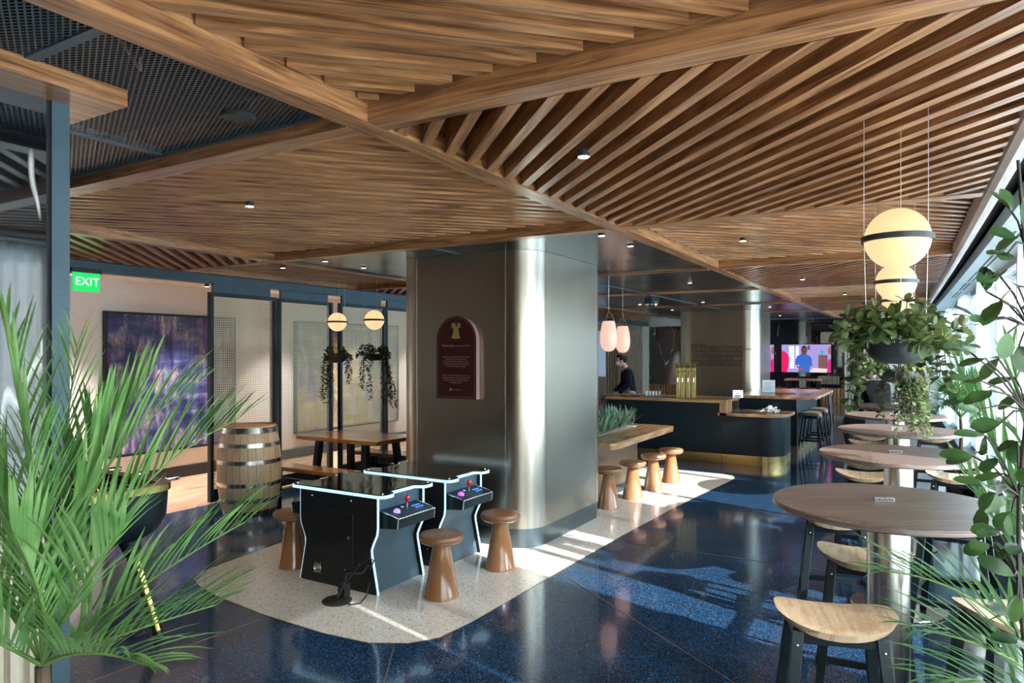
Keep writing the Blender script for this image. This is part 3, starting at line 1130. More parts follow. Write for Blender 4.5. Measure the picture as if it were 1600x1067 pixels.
painting('large blue and purple abstract painting in a black frame', 4.91, 6.85, 0.40, 2.27, 'paint1')
painting('warm toned abstract painting seen through the second woven screen', 8.0, 10.6, 0.40, 2.27, 'paint2')
m = MB().box(-8.9, -8.89, 4.55, 4.67, 1.17, 1.25)
tag(m.build('light_switch', 'paper', bev=0.002), 'white switch plate on the cream wall beside the painting', 'switch')
# exit sign
t = thing('exit_sign', 'small green lit exit sign under the dark header', 'sign', (-6.86, 3.52, 2.33))
MB().box(-0.012, 0.012, -0.005, 0.24, 0.0, 0.175).build('lit_panel', 'exit', t)
MB().box(-0.18, 0.02, -0.02, 0.26, 0.175, 0.217).build('mount', 'black', t)
text('lettering', 'EXIT', 0.11, (0.016, 0.12, 0.088), (PI / 2, 0, PI / 2), 'exitw', t)

# ------------------------------------------------------------------ back wall dressing
yb_ = YB - 0.001
a = MB((1, 0, 0)).box(-3.9, -1.70, yb_ - 0.03, yb_, 0.80, 2.64)
struct('wall_marble_back', a, 'marble')
a = MB((1, 0, 0)).box(-7.0, -5.3, yb_ - 0.03, yb_, 0.80, 2.5)
struct('wall_marble_bar', a, 'marble')
a = MB((0, 0, 1))
for i in range(60):
    x = -7.0 + i * 0.09
    a.rnd().box(x, x + 0.06, yb_ - 0.045, yb_, 0.08, 0.80)
struct('wall_wainscot_back', a, 'wain')
a = MB((0, 0, 1))
for i in range(10):
    x = -1.70 + i * 0.085
    a.rnd().box(x, x + 0.06, yb_ - 0.05, yb_, 0.0, 2.64)
struct('wall_slats_back', a, 'cream_slat')
a = MB((0, 0, 1)).rnd().box(-7.75, -7.0, yb_ - 0.6, yb_, 0, 2.5)
struct('wall_panel_back', a, 'cream_slat')
a = MB((0, 0, 1))
for i in range(6):
    x = -8.2 + i * 0.075
    a.rnd().box(x, x + 0.045, yb_ - 0.5, yb_, 0, 2.5)
struct('wall_slats_bar', a, 'cream_slat')
a = MB().box(-8.85, -8.2, yb_ - 0.03, yb_, 0.9, 2.5)
o = struct('window_bar', a, 'white')
MB().box(-8.74, -8.28, yb_ - 0.035, yb_ - 0.02, 1.0, 2.4).build('pane', 'sky_glass', o)
# television
tvx, tvz = -2.63, 1.21
t = thing('television', 'lit television on the black marble wall showing two people', 'television', (tvx, yb_ - 0.03, tvz))
MB().box(-0.64, 0.64, -0.06, 0.0, -0.03, 0.77).build('housing', 'blackgloss', t)


def em(name, col, s=0.9):
    if name not in M:
        M[name] = glow(name, col, s)
    return name


e = lambda poly, k: [(x * 0.85, -0.061 - 0.0006 * k, z) for x, z in poly]
scr = [('room_picture', [(-.72, 0), (.72, 0), (.72, .74), (-.72, .74)], (0.30, 0.24, 0.52), 0),
       ('picture_window', [(-.5, .1), (-.34, .1), (-.34, .7), (-.5, .7)], (0.62, 0.66, 0.85), 1),
       ('picture_window', [(-.30, .1), (-.20, .1), (-.20, .7), (-.30, .7)], (0.62, 0.66, 0.85), 1),
       ('picture_shelf', [(.36, .08), (.62, .08), (.62, .46), (.36, .46)], (0.16, 0.07, 0.07), 1),
       ('picture_frame', [(.05, .6), (.12, .6), (.12, .72), (.05, .72)], (0.08, 0.06, 0.1), 1),
       ('red_figure', [(-.72, 0), (-.56, 0), (-.50, .2), (-.49, .38), (-.55, .5), (-.66, .57), (-.72, .58)], (0.62, 0.01, 0.09), 2),
       ('blue_figure', [(-.22, 0), (.10, 0), (.12, .16), (.19, .18), (.17, .34), (.13, .43), (.0, .49), (-.14, .49), (-.27, .42), (-.31, .3), (-.30, .18), (-.2, .2)], (0.03, 0.10, 0.42), 2),
       ('blue_figure_face', [(-.11, .47), (-.01, .47), (.04, .56), (.04, .65), (-.02, .7), (-.1, .69), (-.14, .62), (-.13, .54)], (0.12, 0.045, 0.03), 3),
       ('blue_figure_hair', [(.04, .64), (-.02, .71), (-.1, .70), (-.14, .62), (-.1, .65), (-.01, .66)], (0.006, 0.004, 0.005), 4),
       ('blue_figure_hands', [(-.29, .14), (-.12, .04), (0.0, .05), (-.02, .08), (-.13, .12), (-.26, .19)], (0.22, 0.09, 0.06), 4),
       ('magenta_figure', [(.60, .0), (.72, .0), (.72, .36), (.64, .34), (.60, .2)], (0.45, 0.02, 0.16), 2),
       ('magenta_figure_face', [(.64, .5), (.72, .48), (.72, .7), (.66, .66), (.63, .58)], (0.26, 0.11, 0.07), 3),
       ('picture_tray', [(.1, .0), (.6, .0), (.62, .10), (.2, .12)], (0.6, 0.52, 0.5), 3),
       ('picture_vase', [(.42, .46), (.50, .46), (.51, .56), (.46, .62), (.42, .56)], (0.02, 0.35, 0.38), 2)]
for nm, poly, colr, kk in scr:
    MB().flat(e(poly, kk)).build(nm, em('screen_' + nm, colr, 0.48), t, recalc=False)
t = dup(t, (-4.05, yb_ - 0.03, tvz), 0, 'second lit television just showing past the farther column edge')
for q, (x0, x1, z0, z1) in enumerate(((-2.28, -1.95, 1.95, 2.28), (-2.35, -1.82, 0.90, 1.12))):
    m = MB().box(x0, x1, yb_ - 0.05, yb_ - 0.03, z0, z1)
    tag(m.build('steel_plate', 'steel'), ['brushed steel plate on the marble above the television', 'brushed steel plate on the marble below the television'][q], 'plate')
# high table and stools in the dark corner under the television
t = thing('high_table', 'dark wooden high table against the wall below the television', 'table', (-2.6, 19.2, 0))
MB((1, 0, 0)).box(-0.42, 0.42, -0.3, 0.3, 1.02, 1.06).build('tabletop', 'wain', t)
for sx in (-.36, .36):
    for sy in (-.24, .24):
        MB().bar((sx, sy, 0), (sx, sy, 1.02), 0.05, 0.05).build('leg', 'black', t)
t = thing('dark_stool', 'dark stool beside the high table below the television', 'stool', (-2.05, 18.4, 0))
MB((1, 0, 0)).box(-0.2, 0.2, -0.17, 0.17, 0.70, 0.735).build('seat', 'wain', t)
for sx in (-1, 1):
    for sy in (-1, 1):
        MB().bar((sx * .22, sy * .19, 0), (sx * .15, sy * .12, 0.70), 0.035, 0.035).build('leg', 'black', t)

# ------------------------------------------------------------------ bar
t = thing('bar', 'navy bar counter with walnut tops and brass base', 'bar', (-3.2, 11.1, 0))
# local x = X+3.2
XL, XS, XR = -5.3 + 3.2, -2.62 + 3.2, -1.80 + 3.2
D = 0.80
m = MB((0, 0, 1)).prism(p3(rrect(XL, XR, 0, D, 0.34, 12, (0, 0, 0, 1)), 0.145), (0, 0, 0.76 - 0.145))
m.build('front_panel', 'navy', t)
m = MB((0, 0, 1)).box(XL, XS - 0.12, 0.0, D, 0.76, 0.955)
m.build('upper_panel', 'navy', t)
m = MB((0, 0, 1)).prism(p3(rrect(XL, XR, -0.003, D, 0.345, 12, (0, 0, 0, 1)), 0.0), (0, 0, 0.145))
m.build('base', 'brass', t)
m = MB((0, 0, 1))
for sx in (XS - 0.08, XS + 0.52):
    m.box(sx - 0.003, sx + 0.003, -0.004, 0.01, 0.0, 0.76)
m.build('seam', 'slot', t)
m = MB((1, 0, 0)).rnd().box(-4.66 + 3.2, XS, -0.03, D + 0.1, 0.945, 0.995)
m.build('raised_top', 'walnut_top', t, bev=0.004)
m = MB((0, 0, 1)).rnd().box(XS - 0.11, XS, -0.03, 0.35, 0.745, 0.945)
m.build('drop_end', 'walnut_top', t, bev=0.004)
m = MB((1, 0, 0)).rnd().prism(p3(rrect(XS - 0.14, XR + 0.06, -0.03, D + 0.05, 0.36, 14, (0, 0, 0, 1)), 0.745), (0, 0, 0.05))
m.build('lower_top', 'walnut_top', t, bev=0.004)
m = MB().box(-2.55, -2.05, 11.14, 11.45, 0.796, 0.806)
tag(m.build('bar_mat', 'mat', bev=0.003), 'dark rubber bar mat on the low end of the bar', 'mat')
m = MB()
for i in range(60):
    a_ = random.uniform(0, 2 * PI)
    r_ = random.uniform(0.02, 0.15)
    h_ = 0.09 * (1 - (r_ / 0.17) ** 2)
    p = Vector((-2.02 + r_ * math.cos(a_) * 0.9, 11.42 + r_ * math.sin(a_) * 0.6, 0.802 + h_ * random.uniform(0.3, 1)))
    q = p + Vector((random.uniform(-.06, .06), random.uniform(-.05, .05), random.uniform(-.02, .03)))
    q.z = max(q.z, 0.806)
    p.z = max(p.z, 0.806)
    m.tube([p, (p + q) / 2 + Vector((0, 0, 0.012)), q], 0.007, 6)
tag(m.build('crumpled_cloth', 'paper'), 'crumpled white net bag on the low bar end', 'bag')
# beer taps
tapm = None
for i, xx in enumerate((1059, 1066.5, 1075, 1083.5)):
    px = WD(xx, 600, 11.35)
    px.z = 0.995
    if tapm is None:
        tapm = thing('beer_tap', 'x', 'tap', px)
        pr = [(0.035, 0.0), (0.035, 0.46), (0.02, 0.53), (-0.03, 0.565), (-0.07, 0.565)]
        m = MB((0, 0, 1))
        pts = [Vector((0, -y, z)) for y, z in [(0.0, 0.0), (0.0, 0.44), (0.012, 0.50), (0.05, 0.545), (0.10, 0.56)]]
        for p, q in zip(pts[:-1], pts[1:]):
            m.bar(p, q, 0.062, 0.03, (0, 1, 0.01))
        m.build('tower', 'tap', tapm, bev=0.006)
        MB().bar((0.036, 0, 0), (0.036, 0, 0.5), 0.008, 0.02, (0, 1, 0)).build('polished_edge', 'chrome', tapm)
        MB().tube([(0, -0.03, 0.34), (0, -0.09, 0.33), (0, -0.10, 0.27)], 0.010, 8).build('spout', 'chrome', tapm)
        MB().tube([(0.02, -0.03, 0.36), (0.03, -0.04, 0.44)], [0.008, 0.014], 8).build('handle', 'tap', tapm)
        r = tapm
    else:
        r = dup(tapm, px)
    r['label'] = ['brass beer tap at the far left of the row of four', 'second brass beer tap from the left in the row', 'third brass beer tap from the left in the row', 'brass beer tap at the right end of the row, nearest the menu lines'][i]
    r['group'] = 'beer taps on the bar'
    r.rotation_euler.z = 0.25
# cups on the bar
cup0 = None
for i in range(5):
    loc = WD(1010 + i * 5.0, 618, 11.65)
    loc.z = 1.02
    if cup0 is None:
        cup0 = MB().lathe([(0, 0), (0.022, 0), (0.026, 0.075), (0.023, 0.075), (0.02, 0.006), (0, 0.006)], 14).build('tasting_cup', 'cup')
        cup0.location = loc
        r = cup0
    else:
        r = cup0.copy()
        C.objects.link(r)
        r.location = loc
    tag(r, 'small pale stoneware cup standing in the row on the bar', 'cup', 'cups on the bar')
m = MB().box(-0.26, 0.16, -0.1, 0.1, 0, 0.025)
o = tag(m.build('drip_tray', 'black', bev=0.003), 'black tray on the bar carrying the row of cups', 'tray')
p = WD(1021, 620, 11.65)
o.location = (p.x, p.y, 0.995)
o.rotation_euler.z = TH
# little screen and paper sign
p = WD(1153, 617, 11.75)
t = thing('tablet', 'small tablet with white screen standing on the bar beside the column', 'tablet', (p.x, p.y, 0.795), TH)
MB().box(-0.085, 0.085, -0.006, 0.006, 0.18, 0.31).build('screen', em('tablet_screen', (0.75, 0.82, 1.0), 0.4), t)
MB().bar((0, 0.012, 0), (0, 0.012, 0.25), 0.03, 0.012, (0, 1, 0)).build('stand', 'black', t)
MB().box(-0.06, 0.05, -0.008, -0.006, 0.205, 0.222).box(-0.03, 0.03, -0.008, -0.006, 0.255, 0.262).build('screen_text', 'ink', t)
# second bar
t = thing('service_counter', 'second navy counter with walnut top beyond the bar end', 'counter', (-1.8, 12.57, 0))
MB((0, 0, 1)).box(-0.95, 0.0, 0, 2.6, 0.15, 0.945).build('panel', 'navy', t)
MB((0, 0, 1)).box(-0.95, 0.004, -0.004, 2.6, 0, 0.15).build('base', 'brass', t)
MB((0, 1, 0)).rnd().box(-1.02, 0.30, -0.03, 2.65, 0.945, 0.995).build('top', 'walnut_top', t, bev=0.004)
MB((0, 0, 1)).box(-0.012, 0.006, -0.006, 0.02, 0.15, 0.945).build('corner_trim', 'steel', t)
p = WD(1197, 615, 12.6)
t = thing('menu_holder', 'clear stand with a white printed sheet on the service counter', 'sign', (p.x, p.y + 0.25, 0.995), 0.35)
MB().box(-0.11, 0.11, -0.004, 0.0, 0.01, 0.235).build('sheet', 'paper', t)
MB().box(-0.115, 0.115, 0.0, 0.004, 0.0, 0.24).box(-0.115, 0.115, -0.03, 0.03, 0.0, 0.006).build('stand', 'clearglass', t)
m = MB()
for q in range(9):
    m.box(-0.085, 0.03 + 0.05 * ((q * 7) % 3) / 2, -0.0055, -0.004, 0.04 + q * 0.019, 0.043 + q * 0.019)
m.build('printed_lines', 'slot', t)
m = MB().box(-0.16, 0.16, -0.1, 0.1, 0, 0.012)
o = tag(m.build('menu_book', 'wain', bev=0.002), 'thin dark menu lying on the service counter', 'menu')
o.location = (-2.1, 13.4, 0.995)

# ------------------------------------------------------------------ community table
t = thing('community_table', 'thick walnut communal table with a planted centre beyond the column', 'table', (-3.55, 8.1, 0))
Yn, Yf = -1.1, 1.05
m = MB((0, 1, 0)).rnd()
top = rrect(-0.75, 0.70, Yn, Yf, 0.06, 6)
m.prism(p3(top, 0.685), (0, 0, 0.075))
m.build('tabletop', 'walnut_top', t, bev=0.006)
MB((0, 0, 1)).box(-0.42, 0.34, Yn, Yf - 0.45, 0.12, 0.685).build('steel_base', 'column', t)
MB((0, 0, 1)).box(-0.40, 0.32, Yn, Yf - 0.47, 0, 0.12).build('plinth', 'plinth', t)
MB((0, 1, 0)).box(-0.32, 0.28, Yn + 0.1, 0.78, 0.758, 0.764).build('planting_bed', 'gravel', t)


def blade(m, p, d, L, w, droop, nseg=4, fold=0.0, tipw=0.08):
    "one leaf blade starting at p along d, curving down by droop"
    d = d.normalized()
    s = d.cross(Vector((0, 0, 1)))
    if s.length < 1e-3:
        s = Vector((random.uniform(-1, 1), random.uniform(-1, 1), 0))
    s.normalize()
    up = s.cross(d)
    vs = []
    q = p.copy()
    dd = d.copy()
    for i in range(nseg + 1):
        u = i / nseg
        ww = w * (math.sin(PI * (0.12 + 0.80 * u)) ** 0.8) * (1 - 0.25 * u)
        if i == nseg:
            ww = w * tipw
        vs += [q - s * ww + up * ww * fold, q, q + s * ww + up * ww * fold]
        dd = (dd + Vector((0, 0, -droop * (0.4 + u)))).normalized()
        q = q + dd * (L / nseg)
    fs = []
    for i in range(nseg):
        b = 3 * i
        fs += [(b, b + 1, b + 4, b + 3), (b + 1, b + 2, b + 5, b + 4)]
    m.add(vs, fs)


m = MB()
for i in range(420):
    x, y = random.uniform(-3.72, -3.32), random.uniform(7.15, 8.85)
    an = random.uniform(0, 2 * PI)
    d = Vector((math.cos(an) * 0.6, math.sin(an) * 0.6, random.uniform(0.5, 1.2)))
    for q in range(3):
        d2 = (d + Vector((random.uniform(-.5, .5), random.uniform(-.5, .5), random.uniform(-.3, .3))))
        blade(m, Vector((x, y, 0.765)) + d * 0.02, d2, random.uniform(0.17, 0.30), random.uniform(0.010, 0.015), 0.10, 4, 0.3)
tag(m.build('sage_plants', 'sage', recalc=False), 'bed of grey green strappy plants in the communal table centre', 'plant', kind='stuff')
m = MB()
for i in range(420):
    x, y = random.uniform(-3.85, -3.60), random.uniform(7.2, 8.6)
    an = random.uniform(0, 2 * PI)
    d = Vector((math.cos(an) * 0.3, math.sin(an) * 0.3, 1))
    blade(m, Vector((x, y, 0.765)), d, random.uniform(0.34, 0.56), 0.0026, 0.10, 5, 0.0)
tag(m.build('purple_grass', 'grass_purple', recalc=False), 'tuft of fine purple grass behind the grey green plants', 'grass', kind='stuff')
m = MB().box(-0.06, 0.06, -0.04, 0.04, 0, 0.008)
o = tag(m.build('coaster', 'paper'), 'small flat pale card on the communal table end', 'card')
o.location = (-3.32, 8.75, 0.760)

# ------------------------------------------------------------------ mushroom stools
ms0 = None
SP = [(-2.955, 4.02, 'tan mushroom stool nearest the camera, in front of the nearer arcade table'),
      (-2.93, 4.79, 'tan mushroom stool beside the farther arcade table, at the column corner'),
      (-4.42, 3.98, 'tan mushroom stool on the far side of the nearer arcade table by the barrel'),
      (-3.02, 7.26, 'tan mushroom stool at the communal table, half hidden by the bronze column'),
      (-2.96, 7.86, 'second mushroom stool from the bronze column at the communal table'),
      (-2.93, 8.52, 'third mushroom stool from the bronze column at the communal table'),
      (-2.89, 9.12, 'mushroom stool at the bar end of the communal table')]
for x, y, lab in SP:
    if ms0 is None:
        ms0 = thing('mushroom_stool', lab, 'stool', (x, y, 0), 0, 'tan mushroom stools')
        MB((0, 0, 1)).lathe([(0, 0), (0.122, 0), (0.125, 0.004), (0.125, 0.016), (0.119, 0.03), (0.060, 0.375), (0.062, 0.388), (0, 0.388)], 40).build('base', 'tanbase', ms0)
        MB((0, 0, 1)).lathe([(0, 0.386), (0.10, 0.386), (0.145, 0.395), (0.158, 0.408), (0.158, 0.414)], 40).build('seat_pan', 'tanbase', ms0)
        MB((0, 0, 1)).lathe([(0.156, 0.413), (0.161, 0.420), (0.162, 0.434), (0.153, 0.450), (0.12, 0.457), (0.06, 0.459), (0, 0.459)], 40).build('cushion', 'leather', ms0)
    else:
        dup(ms0, (x, y, 0), random.uniform(0, 6), lab)

# ------------------------------------------------------------------ arcade tables


def arcade(label, y0, dx, ballmat):
    t = thing('arcade_table', label, 'arcade table', (-3.745 + dx, y0, 0), 0, 'cocktail arcade tables')
    hwid = 0.385
    prof = [(hwid, 0.0), (hwid + 0.0, 0.02), (hwid - 0.055, 0.28), (hwid - 0.058, 0.32), (hwid - 0.04, 0.365), (hwid - 0.008, 0.43), (hwid, 0.48), (hwid, 0.705)]
    outl = prof + [(-x, z) for x, z in reversed(prof)]
    dep = 0.55
    for yy in (0.0, dep - 0.022):
        MB((0, 0, 1)).prism([(x, yy, z) for x, z in outl], (0, 0.022, 0)).build('side_panel', 'black', t)
    for sx in (-1, 1):
        for yy in (0.011, dep - 0.011):
            MB().tube([(sx * (x + 0.004), yy, z) for x, z in prof], 0.0085, 8).build('lit_edge', 'led', t)
    inner = [(x - 0.03, z) for x, z in prof]
    inner = inner + [(-x, z) for x, z in reversed(inner)]
    MB((0, 0, 1)).prism([(x, 0.022, z) for x, z in inner], (0, dep - 0.044, 0)).build('body', 'bluesteel', t)
    # top: glass plate with shallow cut-outs over both control panels
    hx = 0.475

    def topo(y_, grow=0.0):
        pts = []
        r = 0.06
        ycut0, ycut1 = 0.10, dep - 0.10
        for sx in (1, -1):
            seq = [(hx, y_ - 0.045)]
        base = []
        base += [(hx - r + r * math.cos(a_), -0.035 + r - r * math.cos(PI / 2 - a_) if False else -0.035 + r + r * math.sin(a_)) for a_ in [(-PI / 2 + PI / 2 * i / 6) for i in range(7)]]
        base += [(hx, ycut0 - 0.02), (hx - 0.012, ycut0), (hx - 0.075, ycut0 + 0.03), (hx - 0.075, ycut1 - 0.03), (hx - 0.012, ycut1), (hx, ycut1 + 0.02)]
        base += [(hx - r + r * math.cos(a_), dep + 0.035 - r + r * math.sin(a_)) for a_ in [(PI / 2 * i / 6) for i in range(7)]]
        full = base + [(-x, dep - y) for x, y in base]
        return full
    fo = topo(0)
    MB().prism(p3(fo, 0.705), (0, 0, 0.022)).build('top_board', 'led', t)
    MB().prism(p3([(x * 0.985, (y - dep / 2) * 0.985 + dep / 2) for x, y in fo], 0.727), (0, 0, 0.008)).build('glass_top', 'blackgloss', t)
    m = MB()
    for x in (-0.43, 0.43):
        for y in (0.01, dep - 0.01):
            m.lathe([(0.009, 0.735), (0.009, 0.739), (0, 0.741)], 10, (x, y, 0))
    m.build('glass_clip', 'chrome', t)
    # door, vent, lock on the near side
    MB().box(-0.22, 0.16, -0.004, 0.0, 0.16, 0.56).build('door', 'black', t, bev=0.002)
    m = MB()
    m.lathe([(0.0, 0.008), (0.014, 0.006), (0.014, 0)], 12)
    o = m.build('lock', 'chrome', t)
    o.location = (0.12, -0.004, 0.38)
    o.rotation_euler = (PI / 2, 0, 0)
    m = MB()
    for r_ in (0.012, 0.024, 0.036):
        m.tube([(r_ * math.cos(q * PI / 12), -0.005, r_ * math.sin(q * PI / 12)) for q in range(25)], 0.003, 6)
    for q in range(4):
        a_ = PI / 4 + q * PI / 2
        m.tube([(0, -0.005, 0), (0.055 * math.cos(a_), -0.005, 0.055 * math.sin(a_))], 0.003, 6)
    o = m.build('fan_guard', 'chrome', t)
    o.location = (-0.20, 0, 0.115)
    m = MB()
    for x in (-0.26, 0.14):
        m.ball((x, 0, 0.655), 0.008, 10, 6)
    for x, z in ((0.08, 0.14), (0.22, 0.14), (0.10, 0.20), (0.22, 0.20)):
        m.ball((x, 0, z), 0.005, 8, 5)
    m.build('screws', 'chrome', t)
    # control panels
    for sx in (1, -1):
        pn = MB()
        xz = [(0.36, 0.60), (0.47, 0.580), (0.545, 0.560), (0.535, 0.485), (0.36, 0.470)]
        yy0, yy1 = 0.05, dep - 0.07
        pn.prism([(sx * x, yy0, z) for x, z in xz], (0, yy1 - yy0, 0))
        po = pn.build('control_panel', 'navy', t)
        ed = MB()
        for yy in (yy0, yy1):
            ed.tube([(sx * x, yy, z) for x, z in xz[:4]], 0.005, 6)
        ed.tube([(sx * 0.545, yy0, 0.56), (sx * 0.545, yy1, 0.56)], 0.005, 6)
        ed.build('panel_edging', 'steel', po)
        bx = sx * 0.455
        MB().ball((bx, yy0 + 0.09, 0.583), 0.027, 16, 10).build('track_ball', ballmat, po)
        MB().tube([(bx, yy0 + 0.21, 0.575), (bx, yy0 + 0.21, 0.635)], 0.005, 8).build('joystick_shaft', 'chrome', po)
        MB().lathe([(0, 0), (0.012, 0.002), (0.021, 0.024), (0.021, 0.042), (0.013, 0.057), (0, 0.062)], 14, (bx, yy0 + 0.21, 0.632)).build('joystick_knob', 'red', po)
        MB().ball((bx - sx * 0.05, yy0 + 0.21, 0.592), 0.014, 12, 8, 1, 1, 0.5).build('start_button', 'paper', po)
        for q in range(6):
            MB().lathe([(0.012, -0.004), (0.012, 0.007), (0.008, 0.010), (0, 0.010)], 12, (bx - sx * 0.02 + sx * 0.035 * (q % 2), yy0 + 0.30 + 0.032 * (q // 2), 0.582 - 0.008 * (q % 2))).build('button', 'bluebtn', po)
    return t


arcade('nearer black arcade table with pale lit edges and lilac track ball', 3.79, 0.0, 'purpleball')
arcade('farther black arcade table with lit edges, against the bronze column', 4.53, 0.055, 'magentaball')
m = MB()
m.lathe([(0, 0.003), (0.10, 0.003), (0.105, 0.012), (0.09, 0.022), (0.02, 0.028), (0, 0.028)], 24, (-3.52, 3.56, 0))
pts = [(-3.52, 3.56, 0.025), (-3.50, 3.60, 0.10), (-3.52, 3.66, 0.17), (-3.44, 3.73, 0.17), (-3.42, 3.775, 0.22)]
m.tube(pts, 0.009, 8)
m.tube([(-3.52, 3.60, 0.02), (-3.50, 3.62, 0.12), (-3.42, 3.68, 0.24), (-3.34, 3.70, 0.30), (-3.34, 3.74, 0.27), (-3.40, 3.76, 0.19)], 0.005, 8)
m.tube([(-3.46, 3.55, 0.012), (-3.38, 3.55, 0.012), (-3.34, 3.60, 0.012), (-3.36, 3.68, 0.03), (-3.40, 3.76, 0.10)], 0.005, 8)
m.box(-3.55, -3.49, 3.60, 3.66, 0.02, 0.11)
tag(m.build('power_cord', 'cord'), 'black power cord and round floor socket beside the nearer arcade table', 'cord')

# ------------------------------------------------------------------ barrel
bp = W(390, 799, 0)
t = thing('barrel', 'pale oak barrel with steel hoops standing by the woven screens', 'barrel', (bp.x, bp.y, 0))
Hb = 0.955


def rb(z):
    return 0.335 - 0.062 * ((z - Hb / 2) / (Hb / 2)) ** 2


m = MB((0, 0, 1))
ns = 26
for s in range(ns):
    m.rnd()
    a0, a1 = 2 * PI * s / ns + 0.004, 2 * PI * (s + 1) / ns - 0.004
    vs = []
    for k in range(13):
        z = 0.015 + (Hb - 0.015) * k / 12
        for a_ in (a0, (a0 + a1) / 2, a1):
            vs.append((rb(z) * math.cos(a_), rb(z) * math.sin(a_), z))
    m.add(vs, [(3 * k + j, 3 * k + j + 1, 3 * k + j + 4, 3 * k + j + 3) for k in range(12) for j in range(2)])
m.build('staves', 'barrel', t, recalc=False)
MB().lathe([(rb(z) - 0.006, z) for z in [0.015 + (Hb - 0.015) * k / 12 for k in range(13)]], 40).build('stave_joints', 'bark', t)
m = MB((1, 0, 0)).rnd().lathe([(0, Hb - 0.012), (rb(Hb) - 0.012, Hb - 0.012), (rb(Hb) - 0.012, Hb), (rb(Hb) + 0.001, Hb)], 40)
m.build('head', 'barrel_top', t)
for zc, hh_ in ((Hb - 0.045, 0.06), (0.755, 0.042), (0.575, 0.042), (0.335, 0.042), (0.165, 0.042), (0.03, 0.055)):
    m = MB()
    z0, z1 = zc - hh_ / 2, zc + hh_ / 2
    m.lathe([(rb(z0), z0), (rb(z0) + 0.004, z0), (rb(z1) + 0.004, z1), (rb(z1), z1)], 48)
    m.build('hoop', 'steel', t)

# ------------------------------------------------------------------ picnic table and benches
A, B_, Cc = W(472, 682, 0.75), W(580, 693, 0.75), W(634, 682, 0.75)
ptx0, ptx1 = -6.45, -5.2
pty0, pty1 = 5.85, 6.62


def bench(name, label, cat, x0, x1, y0, y1, z, th, legw):
    t = thing(name, label, cat, ((x0 + x1) / 2, (y0 + y1) / 2, 0))
    X, Y = (x1 - x0) / 2, (y1 - y0) / 2
    m = MB((1, 0, 0))
    nb = 3 if Y > 0.25 else 1
    for q in range(nb):
        m.rnd().box(-X, X, -Y + 2 * Y * q / nb, -Y + 2 * Y * (q + 1) / nb - 0.002, z - th, z)
    m.build('top', 'picnic', t, bev=0.004)
    for sx in (-1, 1):
        for sy in (-1, 1):
            MB((0, 0, 1)).bar((sx * (X - 0.22), sy * (Y - 0.06) * 1.0, 0), (sx * (X - 0.26), sy * (Y - 0.06) * 0.8, z - th), legw, legw, (0, 1, 0)).build('leg', 'black', t)
    MB((1, 0, 0)).box(-X + 0.25, X - 0.25, -0.02, 0.02, 0.24, 0.30).build('stretcher', 'black', t)
    return t


bench('picnic_table', 'glossy brown wooden dining table with dark legs before the woven screens', 'table', ptx0, ptx1, pty0, pty1, 0.75, 0.045, 0.07)
bench('picnic_bench', 'long brown wooden bench on the near side of the wooden table', 'bench', -6.75, -5.26, 5.44, 5.70, 0.45, 0.045, 0.06)
bench('picnic_bench', 'brown wooden bench on the far side of the wooden table', 'bench', -6.45, -5.2, 6.8, 7.08, 0.45, 0.045, 0.06)
bench('picnic_table', 'second brown wooden table, mostly hidden behind the bronze column', 'table', -6.2, -4.6, 8.9, 9.7, 0.75, 0.045, 0.07)
bench('picnic_bench', 'brown wooden bench beyond, its end just showing left of the column', 'bench', -6.2, -4.6, 8.3, 8.6, 0.45, 0.045, 0.06)

# ------------------------------------------------------------------ foosball table
t = thing('foosball_table', 'navy football table with gold rim and brass tipped legs behind the palm', 'game table', (-4.75, 2.27, 0))
L_, Wd_ = 0.76, 0.40
m = MB((1, 0, 0))
secs = [(0.60, 0.24), (0.615, 0.31), (0.66, 0.365), (0.74, 0.398), (0.86, 0.405), (0.90, 0.405)]
vs, fs = [], []
for z, w in secs:
    l = L_ - (0.405 - w) * 0.8
    vs += p3(rrect(-l, l, -w, w, min(0.16, w * 0.6), 6), z)
nn = len(rrect(-1, 1, -.3, .3, .1, 6))
for k in range(len(secs) - 1):
    fs += [(k * nn + i, k * nn + (i + 1) % nn, (k + 1) * nn + (i + 1) % nn, (k + 1) * nn + i) for i in range(nn)]
fs.append(tuple(range(nn))[::-1])
m.add(vs, fs)
m.build('body', 'navy', t)
outer = rrect(-L_ - .012, L_ + .012, -0.417, 0.417, 0.16, 6)
inn = rrect(-L_ + .07, L_ - .07, -0.335, 0.335, 0.08, 6)
m = MB((1, 0, 0))
n = len(outer)
m.add(p3(outer, 0.90) + p3(outer, 0.945) + p3(inn, 0.945) + p3(inn, 0.88),
      [(k * n + i, k * n + (i + 1) % n, (k + 1) * n + (i + 1) % n, (k + 1) * n + i) for k in range(3) for i in range(n)])
m.build('rim', 'gold', t, bev=0.004)
MB().prism(p3(inn, 0.80), (0, 0, 0.005)).build('pitch', plain('pitch_green', (0.02, 0.05, 0.04), 0.4), t)
for k in range(8):
    x = -0.60 + k * 0.17
    sgn = 1 if k % 2 == 0 else -1
    MB().tube([(x, -sgn * 0.43, 0.905), (x, sgn * 0.52, 0.905)], 0.007, 8).build('rod', 'chrome', t)
    MB().tube([(x, sgn * 0.52, 0.905), (x, sgn * 0.535, 0.905), (x, sgn * 0.62, 0.905), (x, sgn * 0.63, 0.905)], [0.011, 0.017, 0.019, 0.014], 12).build('handle', 'chrome', t)
    for q in range(3):
        yq = -0.2 + q * 0.2
        m = MB().box(x - 0.010, x + 0.010, yq - 0.014, yq + 0.014, 0.83, 0.925).ball((x, yq, 0.936), 0.012, 10, 6)
        m.build('player_figure', 'gold' if k % 2 else 'navy', t)
